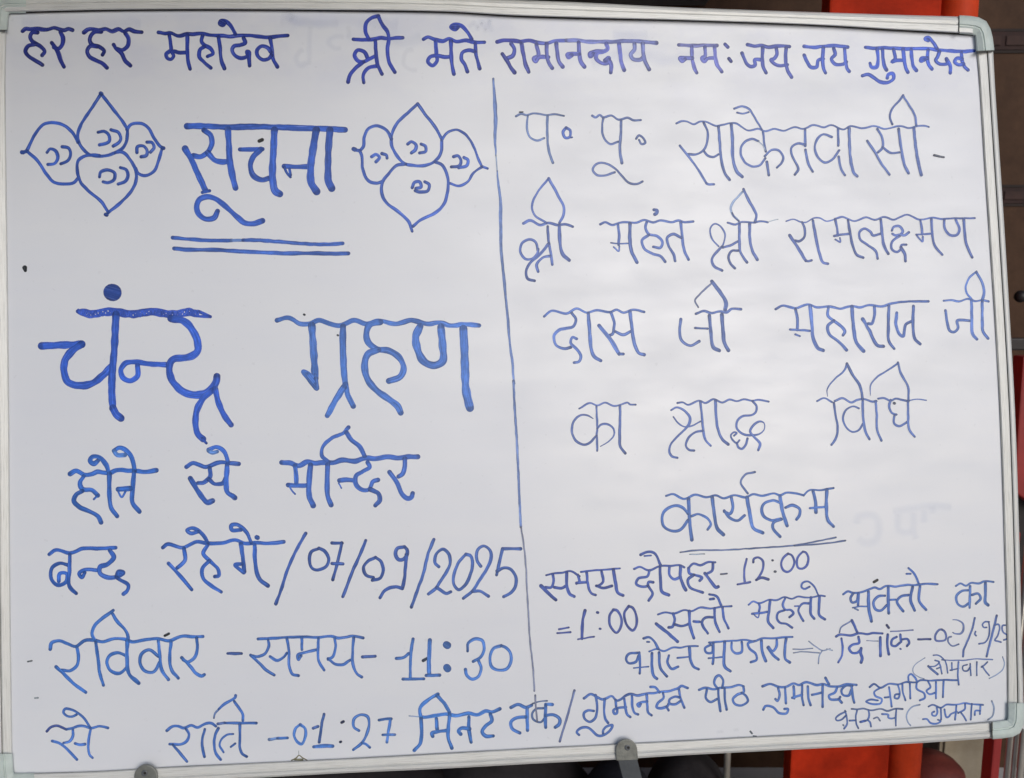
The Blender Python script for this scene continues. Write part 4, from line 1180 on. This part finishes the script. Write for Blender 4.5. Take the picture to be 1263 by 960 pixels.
w=22;1020,185 1035,250 1038,320
w=15;1000,293 1110,285
w=21;1108,175 1105,290 1115,370 1150,410
@underline_stroke|805,570,5.155|84,98,140|11
175,575 270,562 450,560 700,545 900,530 1165,480
900,532 1080,520 1225,500
c=165,172,192;w=7;235,588 330,585
@handwritten_word|660,670,5.491|66,86,160|19
w=15;75,218 130,205 190,200 240,190 300,225
w=14;310,195 400,185 480,180 575,172
120,210 125,260 110,300 70,300
w=25;40,290 90,340 140,385
130,300 180,305 210,290
w=22;215,200 215,290 235,345 265,362
290,215 300,260 280,275
280,270 350,265
350,200 360,290 380,340 410,352
450,190 460,260 430,290 415,290
415,290 460,305 520,290
w=23;530,180 545,270 560,335 595,355
@handwritten_word|660,670,5.491|68,92,168|19
w=15;670,175 710,162 770,185 850,155 920,155 980,150 1010,165
w=16;1040,170 1070,140 1120,150 1170,130 1220,130
775,185 760,225 700,240 685,275 720,295 760,290 770,265 800,265
765,290 795,340 770,390
w=22;845,160 850,250 860,330 905,352
850,150 810,70 760,60 715,80
w=13;740,88 785,85
910,160 910,215 940,245 985,230
w=22;985,155 985,230 1005,290 1020,318
1040,170 1045,205 1080,215 1130,235 1115,255
1075,215 1035,250 1050,300 1135,335
1205,135 1200,185 1160,210
w=22;1150,205 1190,260 1225,300 1240,295
@handwritten_number|880,670,8.42|74,88,160|24
c=70,74,100;w=18;75,322 140,318
345,165 320,280 325,415
250,430 380,405
415,200 420,165 460,150 510,180 515,260 480,340 445,385
w=29;445,385 500,360 570,378
c=90,92,125;w=24;611,180 616,181
c=110,110,125;w=25;637,297 644,297
775,110 720,160 705,230 730,285 770,300 820,260 840,190 810,125 775,110
930,90 880,140 865,210 885,260 930,265 975,220 985,150 960,100 930,90
@handwritten_number|680,725,5.491|70,84,155|18
w=14;52,282 118,270
w=14;40,308 130,302
w=21;228,155 212,230 208,345
w=12;180,350 290,332
w=19;311,168 316,169
w=15;328,278 333,279
420,150 395,190 400,260 440,305 465,280 475,210 445,155 420,150
525,125 495,170 510,250 550,290 575,260 575,190 550,135 525,125
@handwritten_word|680,725,5.491|66,92,165|18
w=14;722,182 770,168 830,175 900,152 950,158 1010,135 1080,142 1150,130 1220,125
825,175 835,220 820,265 795,270
w=23;710,245 780,300 855,365
835,250 890,260 930,245
w=21;935,160 940,260 965,342
965,228 1005,232
1100,200 1040,205 1020,240 1060,310
1105,140 1110,230 1140,300
1160,135 1170,210 1200,275
1150,120 1120,60 1070,45
1075,78 1100,75
@handwritten_word|900,705,9.021|70,96,168|26
w=21;210,370 260,335 330,355 440,315 520,320 610,285 690,305 760,280 850,290 940,285 1000,270 1060,275
325,355 335,400 325,450
250,470 320,465 420,450
w=16;265,475 315,515 330,470
w=32;450,320 440,430 430,560 485,628
620,295 590,370 620,425 680,430 710,465 665,510
610,430 540,460 525,520 560,570 630,585 695,625
w=20;725,385 765,385
880,355 810,360 765,430 790,500 820,550
w=32;905,290 900,400 905,480 940,525
w=31;1000,280 995,380 1000,490 1060,532
w=22;990,270 940,170 870,110 810,130 800,175 830,195 890,170
@handwritten_word|1035,700,6.014|72,104,172|20
c=36,34,36;w=20;258,108 283,94
w=17;30,200 65,178 105,190 180,180 260,150 300,160 350,138 420,142 500,130 560,132 640,122 730,125
105,190 85,230 95,260 130,250 140,200
145,190 140,280
w=12;100,300 150,290 215,290
w=24;218,180 220,300 240,400
c=110,130,180;w=14;115,303 140,318
340,210 290,215 255,260 270,310 310,320 355,280
w=23;365,145 365,250 368,340
w=15;375,240 420,240
515,205 460,215 430,250 450,295 475,325
w=22;545,145 530,240 560,320
600,140 595,250 645,315
w=17;590,120 560,50 515,5
w=14;500,48 530,48
@handwritten_word|1035,700,6.014|82,112,172|19
w=16;865,138 900,120 940,135 980,115 1040,120 1075,103 1145,108
960,170 910,175 870,215 880,270 920,290 965,265
972,140 968,300
985,205 1030,195 1050,230 1015,270
w=23;1085,115 1085,200 1085,260 1105,280
@handwritten_word|765,765,5.741|72,104,172|18
w=14;205,222 260,205 310,220 370,195 430,195 480,185 550,185
120,232 60,240 42,280 60,305 110,295 130,250
135,230 140,330 138,378
w=11;95,340 200,330
w=21;225,235 225,340 240,400 260,415
w=21;275,230 285,340 330,398
270,205 240,150 205,122 165,130
w=14;190,155 205,155
345,250 335,300 365,345 410,330
w=13;405,268 490,260
w=21;490,195 500,290 520,330 555,348
@handwritten_word|765,765,5.741|72,104,172|18
w=15;630,160 680,155 740,150 820,145 880,140 950,150 1000,130 1080,130 1150,122 1220,120
640,175 600,200 610,230 650,230 655,180
660,160 660,270 655,310
w=13;625,270 730,262
w=22;740,155 735,260 740,330 780,362
790,160 790,210 820,235 860,225 860,155
950,150 905,165 915,200 960,240 965,280 925,298
w=21;1000,145 1005,220 1030,290
1110,135 1105,190 1080,220 1050,190
w=21;1045,195 1085,250 1120,280
w=21;1175,130 1165,220 1170,275 1200,300
@arrow_drawing|970,750,7.4294|128,134,164|12
60,378 150,378 240,370
65,412 150,402 300,412
205,305 260,350 330,390 400,375
330,390 300,440 292,510
c=165,168,190;370,375 420,390
@handwritten_word|970,750,7.4294|68,92,164|22
455,262 490,245 600,252 660,232 740,240 800,230 880,235
c=110,115,160;w=13;955,215 1050,212 1160,203
c=100,110,150;w=14;485,225 500,180 600,115
w=27;600,115 650,225
w=20;505,280 515,370 510,430 475,500
w=23;660,265 665,320 600,340 575,370 600,410 650,410 680,385
w=28;685,370 680,410 695,460 685,500
c=120,124,160;w=9;735,300 840,305
w=26;860,270 862,440
w=25;928,245 925,340 938,425
c=60,66,110;w=25;920,158 938,182
w=22;1010,265 970,290 965,340 1000,350 1040,320
1045,245 1050,310
1060,290 1110,285 1125,320 1105,350
w=17;1043,374 1048,377
@handwritten_number|1120,750,9.6|88,106,162|20
c=62,72,125;w=28;120,372 265,370
c=84,94,145;w=26;400,255 430,275 450,330 440,375 400,390 330,385 320,340 340,290 370,260 400,255
c=110,120,165;530,140,10 590,145,16 650,190,24 655,260,26 620,305,24 560,305,18 530,290,14
c=110,120,165;w=20;510,340 480,350 475,400 520,450 600,430
w=25;790,120 760,250 700,400 660,500 650,575
w=20;800,280 790,310 805,330
960,165 910,165 880,200 895,230 930,230
955,165 965,250 955,340 910,410 840,425
w=27;1050,90 1020,220 970,420 930,575
1030,200 1070,195 1085,240 1060,330 1030,385 1060,395 1100,405
1150,205 1120,210 1115,260 1130,290 1170,320 1170,365 1135,380
@handwritten_word|1120,750,9.6|84,104,158|18
c=140,150,180;w=11;200,590 110,650 60,710 65,770 130,820 190,840
c=140,150,180;w=13;1120,580 1140,650 1120,730 1050,790 960,835
w=15;400,615 500,620 650,620 800,605 1000,612
320,620 370,640 320,690 260,695
w=28;240,690 300,745 350,785
340,720 390,700
365,640 385,700 400,780
440,620 460,700 470,770
430,620 390,580 350,558 300,560
520,650 520,740
500,740 600,715
w=21;600,640 590,780 600,910
700,670 650,690 655,740 700,745 740,700
735,660 745,800
815,640 815,800
940,640 900,680 870,700
880,690 920,750 960,800
@handwritten_word|690,830,7.4294|82,112,180|24
225,235 290,195 350,225 400,245 480,215 530,255 640,195 720,208 800,190 880,185 930,175 990,170 1090,140 1120,122 1175,140
330,205 345,300 330,410 280,450 230,420 225,370 260,345 315,350
415,240 410,350 420,420 445,460
180,570 160,545 190,510 250,500 300,530 350,575 410,570 470,520 485,480 430,495 400,530 400,555
515,250 520,310
610,315 530,325 495,345 505,375 525,370 530,330
595,240 605,320 620,380 650,405
665,210 670,320 690,370 720,382
800,200 805,300 815,365 845,390
805,265 750,270 715,290 730,310 745,285
915,180 880,135 835,130
950,185 955,230 900,280 890,315 930,325 990,305 1000,285
980,310 1000,345
1095,150 1110,230 1145,320
1100,225 1060,220 1010,245 1010,280 1060,290 1110,260
@handwritten_word|850,825,5.741|80,112,178|18
70,150 110,135 170,145 230,135 300,130 350,115 385,125
125,145 120,210 150,235 200,215
205,140 210,220 222,300
200,140 178,100 190,60 215,48 240,80 235,135
250,140 255,230 265,290
385,125 385,165 340,185 310,215 325,250 370,260 415,230 405,195 370,170
@handwritten_word|850,825,5.741|80,112,178|18
520,125 570,108 640,130 680,130 740,105 780,115 830,95 900,115 950,110 1000,125 1060,125 1120,110 1185,115
630,135 640,190 625,230 610,215
680,135 685,245
525,290 540,265 590,270 640,315 690,315 700,285 675,285
740,125 745,210
730,205 800,185
800,115 800,200 810,258
840,125 845,210 860,258
870,185 940,170
945,115 945,270
965,65 990,110
1050,130 1030,170 990,190 1000,215 1060,215 1070,200
1060,215 1080,240
1155,120 1110,120 1080,150 1090,185 1130,190 1150,150
1150,120 1160,200 1170,240
@handwritten_word|1055,820,6.477|80,110,176|16
115,180 150,155 200,185 270,152 340,158 400,140 490,140 520,125 600,128 700,122 815,125
200,185 150,220 160,250 210,275 200,310 140,315 85,295 120,280 180,285
235,262 265,258
270,180 280,260 290,335
340,160 355,230 340,270 315,265 320,240 350,235
375,150 380,220 400,285
435,150 440,270
425,140 425,90 445,75 475,100 495,140
490,145 490,190 550,230 555,265 515,285
580,130 600,180 570,210 590,235 640,225
645,140 645,270
705,125 700,260
@handwritten_word|1000,850,9.715|90,110,165|22
c=100,112,150;490,238 550,245 630,235 710,255 850,240 920,265 1000,238 1100,240
410,260 430,330 435,420 400,475
420,270 340,310 300,350 310,375 370,365 420,320
c=110,120,150;w=18;388,430 395,438
555,255 540,330 545,410 570,470
465,380 540,375
690,250 700,320 680,370 600,400
c=70,95,165;w=26;595,395 650,378
680,370 710,400 722,450
c=110,115,145;w=18;755,355 800,340 830,380
855,300 930,310 930,340 960,355 1010,345
1025,240 1020,340 1020,440
@handwritten_word|1055,820,6.477|84,110,172|15
c=130,138,165;w=12;515,320 450,340 410,400 420,460 440,485
c=140,146,172;w=14;1090,290 1108,350 1095,410 1060,440
585,335 620,320 680,345 730,320 800,320 870,308 930,315 1020,322
650,338 655,385 640,408 615,405 612,385 630,375
682,345 685,400 684,440
540,435 570,435 600,466 650,470 682,452 660,440
712,358 720,400 730,421 748,415 763,395 811,376
807,328 803,385 796,439
878,313 874,354 822,387
844,384 866,412 885,447
930,313 922,439
1000,324 996,395
996,369 959,369 955,402
@erased_mark|340,10,4.21|150,164,214|57
60,30 110,70 160,75 240,85 330,80
90,70 70,50
@erased_mark|340,10,4.21|150,162,208|37
180,90 175,180 175,300
150,215 120,230 105,260 130,300 165,280
@erased_mark|340,10,4.21|154,166,212|37
375,90 380,140 370,160
360,150 300,150 275,180 310,210 345,205
@erased_mark|340,10,4.21|158,168,210|34
720,215 680,225 665,260 665,295 700,320 740,325
@erased_mark|340,10,4.21|138,154,213|34
1000,105 1030,75 1050,110 1070,70 1090,120 1110,60 1120,130
@erased_mark|700,20,4.21|154,170,220|61
230,98 330,100 420,96
@erased_mark|1040,600,6.315|170,184,224|88
100,300 120,240 200,220 260,250 280,330 250,420 170,440 110,400
@erased_mark|1040,600,6.315|170,184,222|81
380,200 470,180 560,170 700,150 850,165
@erased_mark|1040,600,6.315|168,182,222|74
430,210 430,330 480,360 540,350
550,200 550,350 570,420
@erased_mark|1040,600,6.315|164,180,224|74
630,180 630,290
690,150 700,220
@erased_mark|880,880,10.525|170,176,196|61
30,250 90,240 140,235
@erased_mark|880,880,10.525|186,190,204|61
250,220 340,210
@erased_mark|340,10,4.21|150,160,216|90
20,60 200,70 420,60 640,90
@erased_mark|340,10,4.21|156,166,214|80
560,130 640,180 760,150
@erased_mark|700,20,4.21|158,166,218|90
120,250 330,190 520,230 760,180
@erased_mark|20,20,7.43|150,158,214|150
40,60 500,80 1150,70
@rust_stain|320,860,6.647|112,98,72|10
262,518,8 300,500,10 325,478,9 355,498,10 390,518,8
c=138,124,98;w=18;292,512 352,513
c=120,120,120;w=3;322,440 323,475
@dark_speck|0,240,4|44,42,42|22
122,362,26 125,375,16
@dark_speck|0,720,3.947|120,120,122|8
135,380 155,376
@dark_speck|0,720,3.947|150,150,152|8
170,557 185,556
@dark_speck|880,880,10.525|95,97,102|24
480,235 500,262
c=110,112,118;w=18;520,295 555,298

"""
LANES = (-1.0, -0.72, -0.4, 0.0, 0.4, 0.72, 1.0)
word = None
def finish(w):
    if w: obj(w['name'], w['bm'], w['mat'], panel)
wi = 0
for line in INK.strip().splitlines():
    line = line.strip()
    if not line: continue
    if line[0] == '@':
        finish(word)
        name, geo, col, wd = line[1:].split('|')
        x0, y0, s = (float(v) for v in geo.split(','))
        bm = bmesh.new(); wi += 1
        faint = name == 'erased_mark'
        word = dict(name=name, bm=bm, lay=bm.verts.layers.float_color.new('ink'), x0=x0, y0=y0, s=s, col=tuple(int(v) for v in col.split(',')),
                    wd=float(wd), k=0, mat=M['faint'] if faint else M['ink'], faint=faint)
        continue
    col, wd = word['col'], word['wd']
    parts = line.split(';')
    for p in parts[:-1]:
        if p.startswith('c='): col = tuple(int(v) for v in p[2:].split(','))
        elif p.startswith('w='): wd = float(p[2:])
    pts = []
    for t in parts[-1].split():
        v = [float(q) for q in t.split(',')]
        pts.append((word['x0'] + v[0]/word['s'], word['y0'] + v[1]/word['s'], (v[2] if len(v) > 2 else wd)/word['s']*WIDE))
    word['k'] += 1
    add_stroke(word['bm'], word['lay'], pts, pigment(col), 0.00006 + 0.000016*word['k'] + 0.000001*wi, word['faint'], wi*100+word['k'])
finish(word)
